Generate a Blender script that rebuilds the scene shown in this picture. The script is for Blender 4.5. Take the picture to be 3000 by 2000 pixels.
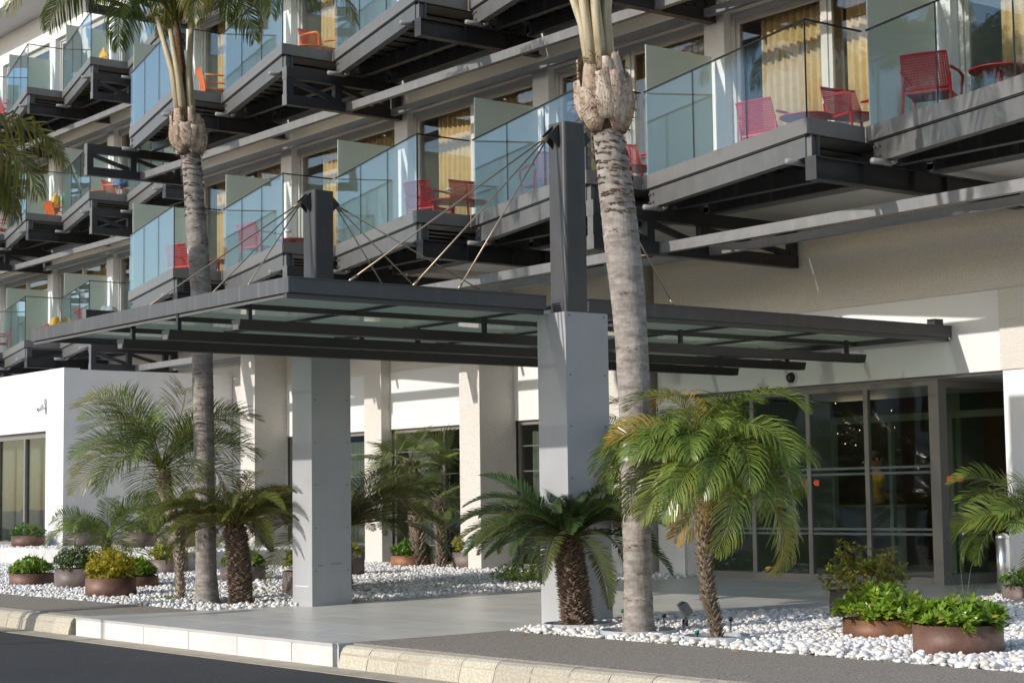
import bpy, math, random
import numpy as np
from mathutils import Vector, Matrix

# ------------------------------------------------------------------ scene, camera, sky, sun
for o in list(bpy.data.objects): bpy.data.objects.remove(o, do_unlink=True)
S = bpy.context.scene
COL = S.collection
random.seed(7)
FPX, PITCH, YAW, ROLL, CZ = 5278.888, math.radians(5.01175), math.radians(-52.30567), math.radians(-0.76975), 1.1
_F = np.array([math.sin(YAW)*math.cos(PITCH), math.cos(YAW)*math.cos(PITCH), math.sin(PITCH)])
_R0 = np.array([math.cos(YAW), -math.sin(YAW), 0.]); _U0 = np.cross(_R0, _F)
_R = math.cos(ROLL)*_R0 + math.sin(ROLL)*_U0; _U = -math.sin(ROLL)*_R0 + math.cos(ROLL)*_U0
cam = bpy.data.cameras.new('camera'); camo = bpy.data.objects.new('camera', cam); COL.objects.link(camo)
cam.sensor_width = 36; cam.lens = FPX*36/3000; cam.clip_start = 0.1; cam.clip_end = 4000
camo.matrix_world = Matrix(((_R[0], _U[0], -_F[0], 0), (_R[1], _U[1], -_F[1], 0), (_R[2], _U[2], -_F[2], CZ), (0, 0, 0, 1)))
cam.dof.use_dof = True; cam.dof.focus_distance = 17.5; cam.dof.aperture_fstop = 7.1
S.camera = camo
SUN = Vector((-0.153, -1.0, 0.45)).normalized()
W = bpy.data.worlds.new('World'); S.world = W; W.use_nodes = True
wn = W.node_tree; bg = wn.nodes['Background']; sky = wn.nodes.new('ShaderNodeTexSky'); sky.sky_type = 'NISHITA'
sky.sun_disc = False; sky.sun_elevation = math.asin(SUN.z); sky.sun_rotation = math.atan2(SUN.x, SUN.y)
sky.air_density = 1.0; sky.dust_density = 0.8; sky.ozone_density = 1.2
wn.links.new(sky.outputs[0], bg.inputs[0]); bg.inputs[1].default_value = 0.15
sl = bpy.data.lights.new('sun', 'SUN'); sl.energy = 3.0; sl.angle = math.radians(0.53); sl.color = (1, .945, .87)
so = bpy.data.objects.new('sun', sl); COL.objects.link(so); so.rotation_euler = (-SUN).to_track_quat('-Z', 'Y').to_euler()
S.view_settings.view_transform = 'Standard'; S.view_settings.look = 'None'; S.view_settings.exposure = 0.38; S.view_settings.gamma = 1
S.render.engine = 'CYCLES'
S.cycles.max_bounces = 10; S.cycles.transparent_max_bounces = 32; S.cycles.glossy_bounces = 5

# ------------------------------------------------------------------ photo pixel -> world
def ray(x, y): return _F + _R*((x-1500)/FPX) - _U*((y-1000)/FPX)
SL = 0.02
GZ0 = 0.017 - SL*17.3
def gz(y): return GZ0 + SL*y                    # the forecourt falls 2 % towards the road
def G(x, y):                                     # pixel on the forecourt
    d = ray(x, y); t = (GZ0-CZ)/(d[2]-SL*d[1]); return Vector((t*d[0], t*d[1], CZ+t*d[2]))
def onz(x, y, z):
    d = ray(x, y); t = (z-CZ)/d[2]; return Vector((t*d[0], t*d[1], z))
def ony(x, y, Y):
    d = ray(x, y); t = Y/d[1]; return Vector((t*d[0], Y, CZ+t*d[2]))
def onx(x, y, X):
    d = ray(x, y); t = X/d[0]; return Vector((X, t*d[1], CZ+t*d[2]))
def atd(x, y, P, dd=0):                          # pixel at the same ground distance as P
    d = ray(x, y); t = (math.hypot(P[0], P[1])+dd)/math.hypot(d[0], d[1]); return Vector((t*d[0], t*d[1], CZ+t*d[2]))

# ------------------------------------------------------------------ materials
def mat(name, col, rough=.6, metal=0., nscale=None, namp=.15, bump=0., bscale=None, spec=.5, detail=4, col2=None, stretch=None, coord='Object'):
    m = bpy.data.materials.new(name); m.use_nodes = True; nt = m.node_tree; N = nt.nodes; p = N['Principled BSDF']
    p.inputs['Roughness'].default_value = rough; p.inputs['Metallic'].default_value = metal; p.inputs['Specular IOR Level'].default_value = spec
    c = (*col, 1); p.inputs['Base Color'].default_value = c
    tc = N.new('ShaderNodeTexCoord'); src = tc.outputs[coord]
    if stretch:
        mp = N.new('ShaderNodeMapping'); mp.inputs['Scale'].default_value = stretch; nt.links.new(src, mp.inputs[0]); src = mp.outputs[0]
    if nscale:
        n = N.new('ShaderNodeTexNoise'); n.inputs['Scale'].default_value = nscale; n.inputs['Detail'].default_value = detail; n.inputs['Roughness'].default_value = .65
        nt.links.new(src, n.inputs['Vector'])
        r = N.new('ShaderNodeValToRGB'); nt.links.new(n.outputs['Fac'], r.inputs[0])
        a = tuple(max(0, v*(1-namp)) for v in col); b = tuple(v*(1+namp) for v in col) if col2 is None else col2
        r.color_ramp.elements[0].color = (*a, 1); r.color_ramp.elements[1].color = (*b, 1)
        r.color_ramp.elements[0].position = .32; r.color_ramp.elements[1].position = .68
        nt.links.new(r.outputs[0], p.inputs['Base Color'])
        rr = N.new('ShaderNodeMapRange'); rr.inputs[3].default_value = max(.03, rough-.08); rr.inputs[4].default_value = min(1, rough+.1)
        nt.links.new(n.outputs['Fac'], rr.inputs[0]); nt.links.new(rr.outputs[0], p.inputs['Roughness'])
    if bump:
        n2 = N.new('ShaderNodeTexNoise'); n2.inputs['Scale'].default_value = bscale or 40; n2.inputs['Detail'].default_value = 5
        nt.links.new(src, n2.inputs['Vector'])
        b = N.new('ShaderNodeBump'); b.inputs['Strength'].default_value = bump; b.inputs['Distance'].default_value = .02
        nt.links.new(n2.outputs['Fac'], b.inputs['Height']); nt.links.new(b.outputs[0], p.inputs['Normal'])
    return m

def glass_mat(name, tint, ior=1.52, rough=0.0, dirt=0.0, refl=(1, 1, 1)):
    m = bpy.data.materials.new(name); m.use_nodes = True; nt = m.node_tree; N = nt.nodes; N.clear()
    out = N.new('ShaderNodeOutputMaterial'); tr = N.new('ShaderNodeBsdfTransparent'); tr.inputs[0].default_value = (*tint, 1)
    gl = N.new('ShaderNodeBsdfGlossy'); gl.inputs['Roughness'].default_value = rough; gl.inputs['Color'].default_value = (*refl, 1)
    geo = N.new('ShaderNodeNewGeometry'); mr = N.new('ShaderNodeMapRange'); mr.inputs[3].default_value = ior; mr.inputs[4].default_value = 1/ior
    fr = N.new('ShaderNodeFresnel'); mx = N.new('ShaderNodeMixShader')
    nt.links.new(geo.outputs['Backfacing'], mr.inputs[0]); nt.links.new(mr.outputs[0], fr.inputs[0]); nt.links.new(fr.outputs[0], mx.inputs[0])
    nt.links.new(tr.outputs[0], mx.inputs[1]); nt.links.new(gl.outputs[0], mx.inputs[2])
    last = mx.outputs[0]
    # old glass is never flat: a slow wobble of the normal
    tc = N.new('ShaderNodeTexCoord'); ns = N.new('ShaderNodeTexNoise'); ns.inputs['Scale'].default_value = 1.3; ns.inputs['Detail'].default_value = 1
    bp = N.new('ShaderNodeBump'); bp.inputs['Strength'].default_value = .05; bp.inputs['Distance'].default_value = .05
    nt.links.new(tc.outputs['Object'], ns.inputs['Vector']); nt.links.new(ns.outputs['Fac'], bp.inputs['Height']); nt.links.new(bp.outputs[0], gl.inputs['Normal'])
    if dirt:
        df = N.new('ShaderNodeBsdfTranslucent'); df.inputs[0].default_value = (.46, .51, .46, 1); m2 = N.new('ShaderNodeMixShader'); m2.inputs[0].default_value = dirt
        nt.links.new(last, m2.inputs[1]); nt.links.new(df.outputs[0], m2.inputs[2]); last = m2.outputs[0]
    nt.links.new(last, out.inputs[0]); return m

def leaf_mat(name, ga, gb, brown, rough=.4, transl=.3):
    m = bpy.data.materials.new(name); m.use_nodes = True; nt = m.node_tree; N = nt.nodes; p = N['Principled BSDF']; out = N['Material Output']
    at = N.new('ShaderNodeAttribute'); at.attribute_name = 'tint'; sp = N.new('ShaderNodeSeparateColor'); nt.links.new(at.outputs['Color'], sp.inputs[0])
    oi = N.new('ShaderNodeObjectInfo')
    ad = N.new('ShaderNodeMath'); ad.operation = 'MULTIPLY_ADD'; ad.inputs[1].default_value = .5; nt.links.new(oi.outputs['Random'], ad.inputs[0])
    h = N.new('ShaderNodeMath'); h.operation = 'MULTIPLY'; h.inputs[1].default_value = .6; nt.links.new(sp.outputs[1], h.inputs[0]); nt.links.new(h.outputs[0], ad.inputs[2])
    m1 = N.new('ShaderNodeMix'); m1.data_type = 'RGBA'; m1.inputs[6].default_value = (*ga, 1); m1.inputs[7].default_value = (*gb, 1); nt.links.new(ad.outputs[0], m1.inputs[0])
    m2 = N.new('ShaderNodeMix'); m2.data_type = 'RGBA'; m2.inputs[7].default_value = (*brown, 1); nt.links.new(sp.outputs[0], m2.inputs[0]); nt.links.new(m1.outputs[2], m2.inputs[6])
    nt.links.new(m2.outputs[2], p.inputs['Base Color']); p.inputs['Roughness'].default_value = rough; p.inputs['Specular IOR Level'].default_value = .45
    t = N.new('ShaderNodeBsdfTranslucent'); nt.links.new(m2.outputs[2], t.inputs[0]); mx = N.new('ShaderNodeMixShader'); mx.inputs[0].default_value = transl
    nt.links.new(p.outputs[0], mx.inputs[1]); nt.links.new(t.outputs[0], mx.inputs[2]); nt.links.new(mx.outputs[0], out.inputs[0]); return m

def rust_mat(name, ca, cb, cc, rough=.55):
    m = mat(name, ca, rough, .15, 2.2, .2, .15, 30); nt = m.node_tree; N = nt.nodes; p = N['Principled BSDF']
    ramp = [n for n in N if n.type == 'VALTORGB'][0]; ramp.color_ramp.elements[0].color = (*ca, 1); ramp.color_ramp.elements[1].color = (*cb, 1)
    e = ramp.color_ramp.elements.new(.5); e.color = (*cc, 1); return m

def stain(m, scale=(1.2, 1.2, .12), amt=.35, colr=(.55, .53, .5)):  # vertical run marks over an existing base colour
    nt = m.node_tree; N = nt.nodes; p = N['Principled BSDF']
    tc = N.new('ShaderNodeTexCoord'); mp = N.new('ShaderNodeMapping'); mp.inputs['Scale'].default_value = scale; nt.links.new(tc.outputs['Object'], mp.inputs[0])
    n = N.new('ShaderNodeTexNoise'); n.inputs['Scale'].default_value = 6; n.inputs['Detail'].default_value = 6; nt.links.new(mp.outputs[0], n.inputs['Vector'])
    r = N.new('ShaderNodeValToRGB'); r.color_ramp.elements[0].position = .55; r.color_ramp.elements[1].position = .75; nt.links.new(n.outputs['Fac'], r.inputs[0])
    ml = N.new('ShaderNodeMath'); ml.operation = 'MULTIPLY'; ml.inputs[1].default_value = amt; nt.links.new(r.outputs[0], ml.inputs[0])
    mx = N.new('ShaderNodeMix'); mx.data_type = 'RGBA'; mx.inputs[7].default_value = (*colr, 1); nt.links.new(ml.outputs[0], mx.inputs[0])
    src = p.inputs['Base Color'].links
    if src: nt.links.new(src[0].from_socket, mx.inputs[6])
    else: mx.inputs[6].default_value = p.inputs['Base Color'].default_value
    nt.links.new(mx.outputs[2], p.inputs['Base Color']); return m

M = {}
M['white'] = mat('white_render', (.74, .735, .735), .7, 0, 1.5, .035, .06, 60)
stain(M['white'], (1.0, 1.0, .08), .10, (.62, .60, .57))
M['panelwhite'] = mat('white_panel', (.71, .70, .69), .5, 0, .8, .03)
M['stucco'] = mat('rough_stucco', (.63, .592, .54), .9, 0, 55, .14, .6, 70, detail=3)
M['grey_panel'] = stain(mat('grey_composite_panel', (.36, .362, .375), .38, 0, 1.6, .07, .05, 20), (1.6, 1.6, .14), .3, (.43, .44, .46))
M['steel'] = stain(mat('painted_dark_steel', (.055, .054, .055), .4, .1, 5, .12), (2, 2, .12), .1, (.2, .2, .2))
M['beam'] = stain(mat('dark_beam_steel', (.033, .033, .036), .45, .1, 5, .15), (2, 2, .2), .1, (.14, .14, .14))
M['steel_lit'] = stain(mat('lit_weathered_steel', (.09, .09, .093), .45, .1, 4, .12), (3, 3, .1), .4, (.24, .24, .24))  # paler steel: sun on canopy front, bounce under joists put into colour; run marks
M['dark'] = mat('black_steel', (.03, .03, .033), .5, .1, 6, .2)
M['fascia'] = stain(mat('grey_metal_fascia', (.165, .16, .156), .42, .1, 3, .06), (2, 2, .15), .2, (.23, .23, .23))
M['galv'] = stain(mat('grey_channel_steel', (.135, .134, .133), .45, .2, 5, .1), (1.5, 1.5, .3), .3, (.2, .2, .2))
M['tie'] = stain(mat('galvanised_steel', (.19, .19, .195), .45, .2, 5, .1), (1.5, 1.5, .3), .35, (.30, .30, .30))
M['trough'] = mat('black_trough', (.028, .026, .024), .5, .1, 4, .15)
M['rod'] = mat('bronze_rod', (.36, .29, .21), .35, .6, 8, .1)
M['alu'] = mat('grey_aluminium', (.52, .51, .49), .4, .2, 3, .04)
M['door_alu'] = mat('brown_grey_aluminium', (.235, .21, .188), .42, .2, 3, .05)
M['rubber'] = mat('black_gasket', (.01, .01, .01), .6)
M['glass'] = glass_mat('balcony_glass', (.945, .975, .966), 1.6, refl=(.84, .93, 1))
M['pane'] = glass_mat('window_glass', (.93, .945, .95), 1.62)
M['doorglass'] = glass_mat('entrance_glass', (.88, .91, .89), 1.5)
M['darkpane'] = glass_mat('shaded_glass', (.66, .70, .68), 1.5)
M['roofglass'] = glass_mat('canopy_glass', (.48, .53, .49), 1.5, .03, .38)
fg = mat('frosted_glass', (.66, .71, .66), .35, 0, .7, .03); nt = fg.node_tree
_t = nt.nodes.new('ShaderNodeBsdfTranslucent'); _t.inputs[0].default_value = (.70, .77, .71, 1); _m = nt.nodes.new('ShaderNodeMixShader'); _m.inputs[0].default_value = .5
nt.links.new(nt.nodes['Principled BSDF'].outputs[0], _m.inputs[1]); nt.links.new(_t.outputs[0], _m.inputs[2]); nt.links.new(_m.outputs[0], nt.nodes['Material Output'].inputs[0]); M['frost'] = fg
M['curtain'] = mat('mustard_curtain', (.58, .41, .19), .9, 0, 8, .12, .1, 60)
M['sheer'] = mat('pale_curtain', (.40, .39, .33), .9, 0, 8, .1)
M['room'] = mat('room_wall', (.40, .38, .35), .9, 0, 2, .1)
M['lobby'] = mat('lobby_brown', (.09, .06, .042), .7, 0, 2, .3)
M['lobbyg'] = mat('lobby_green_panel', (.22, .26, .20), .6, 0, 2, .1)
M['red'] = mat('red_plastic', (.52, .006, .012), .45, 0, 6, .08)
M['orange'] = mat('orange_plastic', (.78, .16, .015), .4, 0, 6, .08)
M['blue'] = mat('blue_towel', (.05, .17, .4), .95, 0, 14, .4)
M['yellow'] = mat('yellow_towel', (.60, .33, .04), .95, 0, 14, .2)
M['lime'] = mat('green_towel', (.12, .55, .1), .95, 0, 14, .2)
M['pattern'] = mat('spotted_cloth', (.04, .05, .08), .9, 0, 60, .3, col2=(.6, .6, .65))
M['pvc'] = mat('grey_pvc', (.25, .245, .24), .4, 0, 6, .1)
M['asphalt'] = mat('road_asphalt', (.033, .033, .035), .85, 0, 1.2, .16, .7, 90)
stain(M['asphalt'], (.5, .5, .5), .3, (.065, .062, .06)); stain(M['asphalt'], (7, 7, 7), .9, (.10, .10, .10)); stain(M['asphalt'], (14, 14, 14), .7, (.012, .012, .012))
M['pave'] = mat('rolled_grey_aggregate', (.265, .232, .195), .9, 0, 70, .6, .6, 160, detail=2)
M['tile'] = mat('grey_porcelain_tile', (.53, .52, .495), .34, 0, 2.5, .06, coord='Object', spec=.5)
M['grout'] = mat('pale_grout', (.50, .50, .48), .9)
M['limestone'] = mat('white_limestone', (.60, .585, .565), .75, 0, 3, .1, .15, 60)
M['kerb'] = mat('beige_granite_kerb', (.45, .41, .325), .85, 0, 45, .28, .3, 60, detail=6)
M['gutter'] = mat('beige_concrete', (.40, .35, .27), .9, 0, 5, .15, .3, 60)
def tone(m, lo, hi):
    nt = m.node_tree; N = nt.nodes; p = N['Principled BSDF']; oi = N.new('ShaderNodeObjectInfo'); mr = N.new('ShaderNodeMapRange'); mr.inputs[3].default_value = lo; mr.inputs[4].default_value = hi
    mx = N.new('ShaderNodeMix'); mx.data_type = 'RGBA'; mx.blend_type = 'MULTIPLY'; mx.inputs[0].default_value = 1
    nt.links.new(oi.outputs['Random'], mr.inputs[0]); nt.links.new(mr.outputs[0], mx.inputs[7]); nt.links.new(p.inputs['Base Color'].links[0].from_socket, mx.inputs[6]); nt.links.new(mx.outputs[2], p.inputs['Base Color'])
tone(M['tile'], .92, 1.05); tone(M['kerb'], .82, 1.08); tone(M['limestone'], .9, 1.05); stain(M['limestone'], (3, 3, .5), .35, (.45, .42, .38)); stain(M['tile'], (.35, .35, .35), .25, (.42, .41, .39)); stain(M['kerb'], (2, 2, 2), .4, (.30, .28, .24))
M['pebble'] = mat('white_marble_pebble', (.74, .735, .73), .5, 0, 9, .07)
pn = M['pebble'].node_tree; _a = pn.nodes.new('ShaderNodeAttribute'); _a.attribute_name = 'tint'
_mx = pn.nodes.new('ShaderNodeMix'); _mx.data_type = 'RGBA'; _mx.blend_type = 'MULTIPLY'; _mx.inputs[0].default_value = 1
_p = pn.nodes['Principled BSDF']; pn.links.new(_p.inputs['Base Color'].links[0].from_socket, _mx.inputs[6]); pn.links.new(_a.outputs['Color'], _mx.inputs[7]); pn.links.new(_mx.outputs[2], _p.inputs['Base Color'])
M['gravelbase'] = mat('pebble_bed', (.34, .33, .32), .95, 0, 40, .35)
M['soil'] = mat('red_soil', (.13, .045, .02), .95, 0, 40, .5, .8, 60)
M['rust1'] = rust_mat('rusty_steel', (.085, .042, .03), (.20, .115, .085), (.125, .06, .042))
M['rust2'] = rust_mat('grey_brown_steel', (.10, .075, .068), (.24, .19, .175), (.155, .115, .105))
M['rust3'] = rust_mat('orange_rusty_steel', (.11, .05, .028), (.32, .14, .055), (.17, .075, .04))
M['rust4'] = rust_mat('dark_steel_planter', (.06, .05, .05), (.15, .12, .115), (.09, .075, .072))
M['ringgrey'] = mat('grey_edging_ring', (.36, .38, .40), .6, 0, 20, .15)
def bark(name, c1, c2, ring=14., bump=.6):
    m = mat(name, c1, .9, 0, 7, .2, 0, stretch=(1, 1, 2.5), col2=c2); nt = m.node_tree; N = nt.nodes
    tc = N.new('ShaderNodeTexCoord'); n = N.new('ShaderNodeTexNoise'); n.inputs['Scale'].default_value = 18; n.inputs['Detail'].default_value = 6
    mp = N.new('ShaderNodeMapping'); mp.inputs['Scale'].default_value = (2.2, 2.2, .5); nt.links.new(tc.outputs['Object'], mp.inputs[0]); nt.links.new(mp.outputs[0], n.inputs['Vector'])
    b = N.new('ShaderNodeBump'); b.inputs['Strength'].default_value = bump; b.inputs['Distance'].default_value = .02
    nt.links.new(n.outputs['Fac'], b.inputs['Height']); nt.links.new(b.outputs[0], N['Principled BSDF'].inputs['Normal']); return m
M['bark'] = bark('grey_palm_bark', (.19, .16, .14), (.37, .335, .305), bump=.4)
M['scar'] = mat('dark_leaf_scar', (.07, .05, .038), .95, 0, 22, .5, .8, 60, col2=(.26, .19, .13))
M['boot'] = mat('dry_leaf_base', (.27, .175, .105), .8, 0, 7, .2, .6, 40, stretch=(2.2, 2.2, .7), col2=(.66, .60, .54), detail=8)
_b = M['boot'].node_tree; _oi = _b.nodes.new('ShaderNodeObjectInfo'); _mxb = _b.nodes.new('ShaderNodeMix'); _mxb.data_type = 'RGBA'; _mxb.blend_type = 'MULTIPLY'; _mxb.inputs[0].default_value = 1
_rb = _b.nodes.new('ShaderNodeValToRGB'); _rb.color_ramp.elements[0].color = (.74, .64, .55, 1); _rb.color_ramp.elements[1].color = (1.1, 1.08, 1.05, 1); _b.links.new(_oi.outputs['Random'], _rb.inputs[0])
_pb = _b.nodes['Principled BSDF']; _b.links.new(_pb.inputs['Base Color'].links[0].from_socket, _mxb.inputs[6]); _b.links.new(_rb.outputs[0], _mxb.inputs[7]); _b.links.new(_mxb.outputs[2], _pb.inputs['Base Color']); stain(M['boot'], (5, 5, 2.5), .5, (.10, .065, .04))
M['fibre'] = mat('brown_fibre', (.13, .07, .035), .95, 0, 30, .5, .8, 80)
M['petiole'] = mat('pale_petiole', (.36, .30, .17), .6, 0, 5, .2, stretch=(4, 4, .5), col2=(.55, .47, .33))
M['petgreen'] = mat('green_petiole', (.16, .20, .06), .5, 0, 5, .25)
M['cyctrunk'] = mat('cycad_bark', (.085, .055, .038), .95, 0, 25, .5, .6, 50, col2=(.25, .18, .13))
M['phxtrunk'] = mat('date_palm_bark', (.10, .07, .045), .95, 0, 25, .5, .6, 50, col2=(.27, .21, .15))
M['phxpale'] = mat('pale_date_palm_bark', (.25, .19, .13), .9, 0, 25, .4, .6, 50, col2=(.42, .35, .27))
M['queen'] = leaf_mat('queen_palm_leaf', (.055, .10, .016), (.13, .19, .028), (.42, .27, .07))
M['phoenix'] = leaf_mat('date_palm_leaf', (.075, .135, .02), (.20, .27, .05), (.50, .24, .05), .3)
M['phoenix2'] = leaf_mat('dull_date_palm_leaf', (.09, .13, .03), (.21, .25, .07), (.48, .28, .07), .34)
M['cycad'] = leaf_mat('cycad_leaf', (.03, .065, .022), (.075, .125, .04), (.40, .20, .04), .3)
M['cycad2'] = leaf_mat('olive_cycad_leaf', (.06, .085, .018), (.15, .16, .035), (.42, .24, .05), .3)
M['fan'] = leaf_mat('fan_palm_leaf', (.085, .125, .04), (.20, .25, .085), (.38, .30, .13), .38)
M['pitto'] = leaf_mat('lime_shrub_leaf', (.09, .19, .02), (.27, .40, .03), (.40, .36, .06), .3, .35)
M['pitto2'] = leaf_mat('green_shrub_leaf', (.05, .13, .018), (.13, .26, .03), (.30, .30, .05), .3, .3)
M['golden'] = leaf_mat('golden_shrub_leaf', (.32, .30, .02), (.62, .48, .03), (.12, .20, .02), .4, .35)
M['olive'] = leaf_mat('olive_shrub_leaf', (.09, .12, .015), (.24, .25, .03), (.45, .30, .04), .4, .3)
M['darkshrub'] = leaf_mat('dark_shrub_leaf', (.03, .065, .014), (.09, .15, .03), (.35, .34, .05), .4, .25)
M['grass'] = leaf_mat('grass_blade', (.06, .10, .03), (.14, .18, .06), (.3, .25, .1), .4, .25)
M['tree'] = leaf_mat('street_tree_leaf', (.03, .055, .012), (.08, .11, .025), (.1, .09, .03), .5, .25)
M['lampgrey'] = mat('lamp_grey', (.16, .17, .18), .4, .3, 6, .1)
M['green_cap'] = mat('green_sprinkler', (.01, .12, .08), .4)
M['black'] = mat('black_plastic', (.012, .012, .013), .35, 0, 9, .2)
M['white_pl'] = mat('white_plastic', (.7, .7, .68), .4, 0, 9, .05)
M['steelpost'] = mat('brushed_steel', (.55, .55, .54), .25, .9, 9, .1, stretch=(1, 1, .1))
M['sticker'] = mat('orange_sticker', (.75, .10, .02), .5, 0, 40, .15)
M['band'] = mat('etched_band', (.12, .135, .14), .6)
M['skin'] = mat('skin', (.42, .24, .16), .6, 0, 10, .06)
M['shirt'] = mat('yellow_shirt', (.60, .46, .06), .9, 0, 10, .1)
M['hair'] = mat('dark_hair', (.02, .014, .01), .7, 0, 20, .3)
M['trouser'] = mat('dark_trousers', (.03, .03, .035), .9)
M['desk'] = mat('desk_grey', (.14, .15, .16), .6, 0, 3, .1)
M['far_wall'] = mat('far_cream_wall', (.62, .60, .57), .9, 0, 1, .08)

# ------------------------------------------------------------------ mesh helpers
class MB:
    def __init__(s): s.v = []; s.f = []; s.t = []
    def box(s, a, b):
        x0, y0, z0 = a; x1, y1, z1 = b; n = len(s.v)
        s.v += [(x0, y0, z0), (x1, y0, z0), (x1, y1, z0), (x0, y1, z0), (x0, y0, z1), (x1, y0, z1), (x1, y1, z1), (x0, y1, z1)]
        s.f += [(n, n+3, n+2, n+1), (n+4, n+5, n+6, n+7), (n, n+1, n+5, n+4), (n+1, n+2, n+6, n+5), (n+2, n+3, n+7, n+6), (n+3, n, n+4, n+7)]; return s
    def bar(s, p, q, w, h, up=(0, 0, 1)):      # oriented box from p to q, w across, h along up
        p = Vector(p); q = Vector(q); d = (q-p).normalized(); u = Vector(up); r = d.cross(u).normalized(); u = r.cross(d).normalized(); n = len(s.v)
        for c in (p, q):
            for a, b in ((-1, -1), (1, -1), (1, 1), (-1, 1)): s.v.append(tuple(c + r*(a*w/2) + u*(b*h/2)))
        s.f += [(n, n+1, n+2, n+3), (n+7, n+6, n+5, n+4), (n, n+4, n+5, n+1), (n+1, n+5, n+6, n+2), (n+2, n+6, n+7, n+3), (n+3, n+7, n+4, n)]; return s
    def prism(s, poly, z0, z1):                 # poly ccw list of (x,y); z0/z1 numbers or functions of (x,y)
        f0 = z0 if callable(z0) else (lambda x, y: z0); f1 = z1 if callable(z1) else (lambda x, y: z1); n = len(s.v); k = len(poly)
        s.v += [(x, y, f0(x, y)) for x, y in poly] + [(x, y, f1(x, y)) for x, y in poly]
        s.f.append(tuple(range(n+k-1, n-1, -1))); s.f.append(tuple(range(n+k, n+2*k)))
        for i in range(k): j = (i+1) % k; s.f.append((n+i, n+j, n+k+j, n+k+i))
        return s
    def tube(s, pts, rad, seg=8, cap=True):
        pts = [Vector(p) for p in pts]; n0 = len(s.v); m = len(pts)
        if not hasattr(rad, '__len__'): rad = [rad]*m
        ref = Vector((0, 0, 1)) if abs((pts[-1]-pts[0]).normalized().z) < .9 else Vector((1, 0, 0))
        for i, p in enumerate(pts):
            d = (pts[min(i+1, m-1)]-pts[max(i-1, 0)]).normalized(); a = d.cross(ref).normalized(); b = d.cross(a)
            for k in range(seg): t = 2*math.pi*k/seg; s.v.append(tuple(p + (a*math.cos(t)+b*math.sin(t))*rad[i]))
        for i in range(m-1):
            for k in range(seg): k2 = (k+1) % seg; s.f.append((n0+i*seg+k, n0+(i+1)*seg+k, n0+(i+1)*seg+k2, n0+i*seg+k2))
        if cap: s.f.append(tuple(n0+k for k in range(seg))); s.f.append(tuple(n0+(m-1)*seg+k for k in range(seg-1, -1, -1)))
        return s
    def lathe(s, prof, seg=32, c=(0, 0, 0), close=False):
        n0 = len(s.v); m = len(prof)
        for r, z in prof:
            for k in range(seg): t = 2*math.pi*k/seg; s.v.append((c[0]+r*math.cos(t), c[1]+r*math.sin(t), c[2]+z))
        for i in range(m-1 if not close else m):
            i2 = (i+1) % m
            for k in range(seg): k2 = (k+1) % seg; s.f.append((n0+i*seg+k, n0+i*seg+k2, n0+i2*seg+k2, n0+i2*seg+k))
        return s
    def mesh(s, name, material, smooth=False, bevel=None):
        me = bpy.data.meshes.new(name); me.from_pydata(s.v, [], s.f)
        if s.t:
            a = me.attributes.new('tint', 'FLOAT_COLOR', 'POINT'); a.data.foreach_set('color', np.array([(*c, 1) for c in s.t], dtype=np.float32).ravel())
        if smooth: me.polygons.foreach_set('use_smooth', [True]*len(me.polygons))
        me.materials.append(M[material]); me.update(); return me
    def build(s, name, material, parent=None, smooth=False, loc=None, bevel=0):
        o = link(name, s.mesh(name, material, smooth), parent, loc)
        if bevel: b = o.modifiers.new('b', 'BEVEL'); b.width = bevel; b.segments = 2; b.limit_method = 'ANGLE'
        return o
def link(name, data, parent=None, loc=None, rz=None):
    o = bpy.data.objects.new(name, data); COL.objects.link(o)
    if parent: o.parent = parent
    if loc is not None: o.location = loc
    if rz is not None: o.rotation_euler = (0, 0, rz)
    return o
def tag(o, label=None, cat=None, group=None, kind=None):
    if label: o['label'] = label
    if cat: o['category'] = cat
    if group: o['group'] = group
    if kind: o['kind'] = kind
    return o
def thing(name, label, cat, loc=(0, 0, 0), rz=0, group=None):
    o = link(name, None, None, loc, rz); o.empty_display_size = .2; return tag(o, label, cat, group)
def copy_tree(o, parent=None):
    c = o.copy(); COL.objects.link(c); c.parent = parent
    for ch in list(o.children): copy_tree(ch, c)
    return c
def box(name, a, b, m, parent=None, bevel=0): return MB().box(a, b).build(name, m, parent, bevel=bevel)

# ------------------------------------------------------------------ ground, road, kerbs, forecourt
def clip(poly, a, b, c):                          # keep a*x+b*y+c >= 0
    out = []
    for i in range(len(poly)):
        p, q = poly[i], poly[(i+1) % len(poly)]; dp = a*p[0]+b*p[1]+c; dq = a*q[0]+b*q[1]+c
        if dp >= 0: out.append(p)
        if dp*dq < 0: t = dp/(dp-dq); out.append((p[0]+(q[0]-p[0])*t, p[1]+(q[1]-p[1])*t))
    return out
def slope(off): return lambda x, y: gz(y)+off
RZ = -.36
tag(box('ground', (-900, -900, -.9), (900, 900, -.62), 'gutter'), kind='structure')
rd = MB(); rd.box((-260, -14, -.7), (160, 8.3, RZ-.004)); tag(rd.build('road', 'asphalt'), kind='structure')
tag(MB().box((-260, 8.3, -.7), (160, 8.66, RZ)).build('gutter', 'gutter'), kind='structure')
tag(MB().prism([(-90, 8.9), (30, 8.9), (30, 17.3), (-90, 17.3)], -.7, slope(-.07)).build('forecourt', 'gravelbase'), kind='structure')
tag(MB().prism([(-90, 8.8), (-19.36, 8.8), (-18.86, 10.0), (-90, 9.92)], slope(-.12), slope(0)).build('pavement', 'pave'), kind='structure')
tag(MB().prism([(-13.76, 8.8), (30, 8.8), (30, 10.36), (-13.56, 10.36)], slope(-.12), slope(0)).build('pavement', 'pave'), kind='structure')
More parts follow.
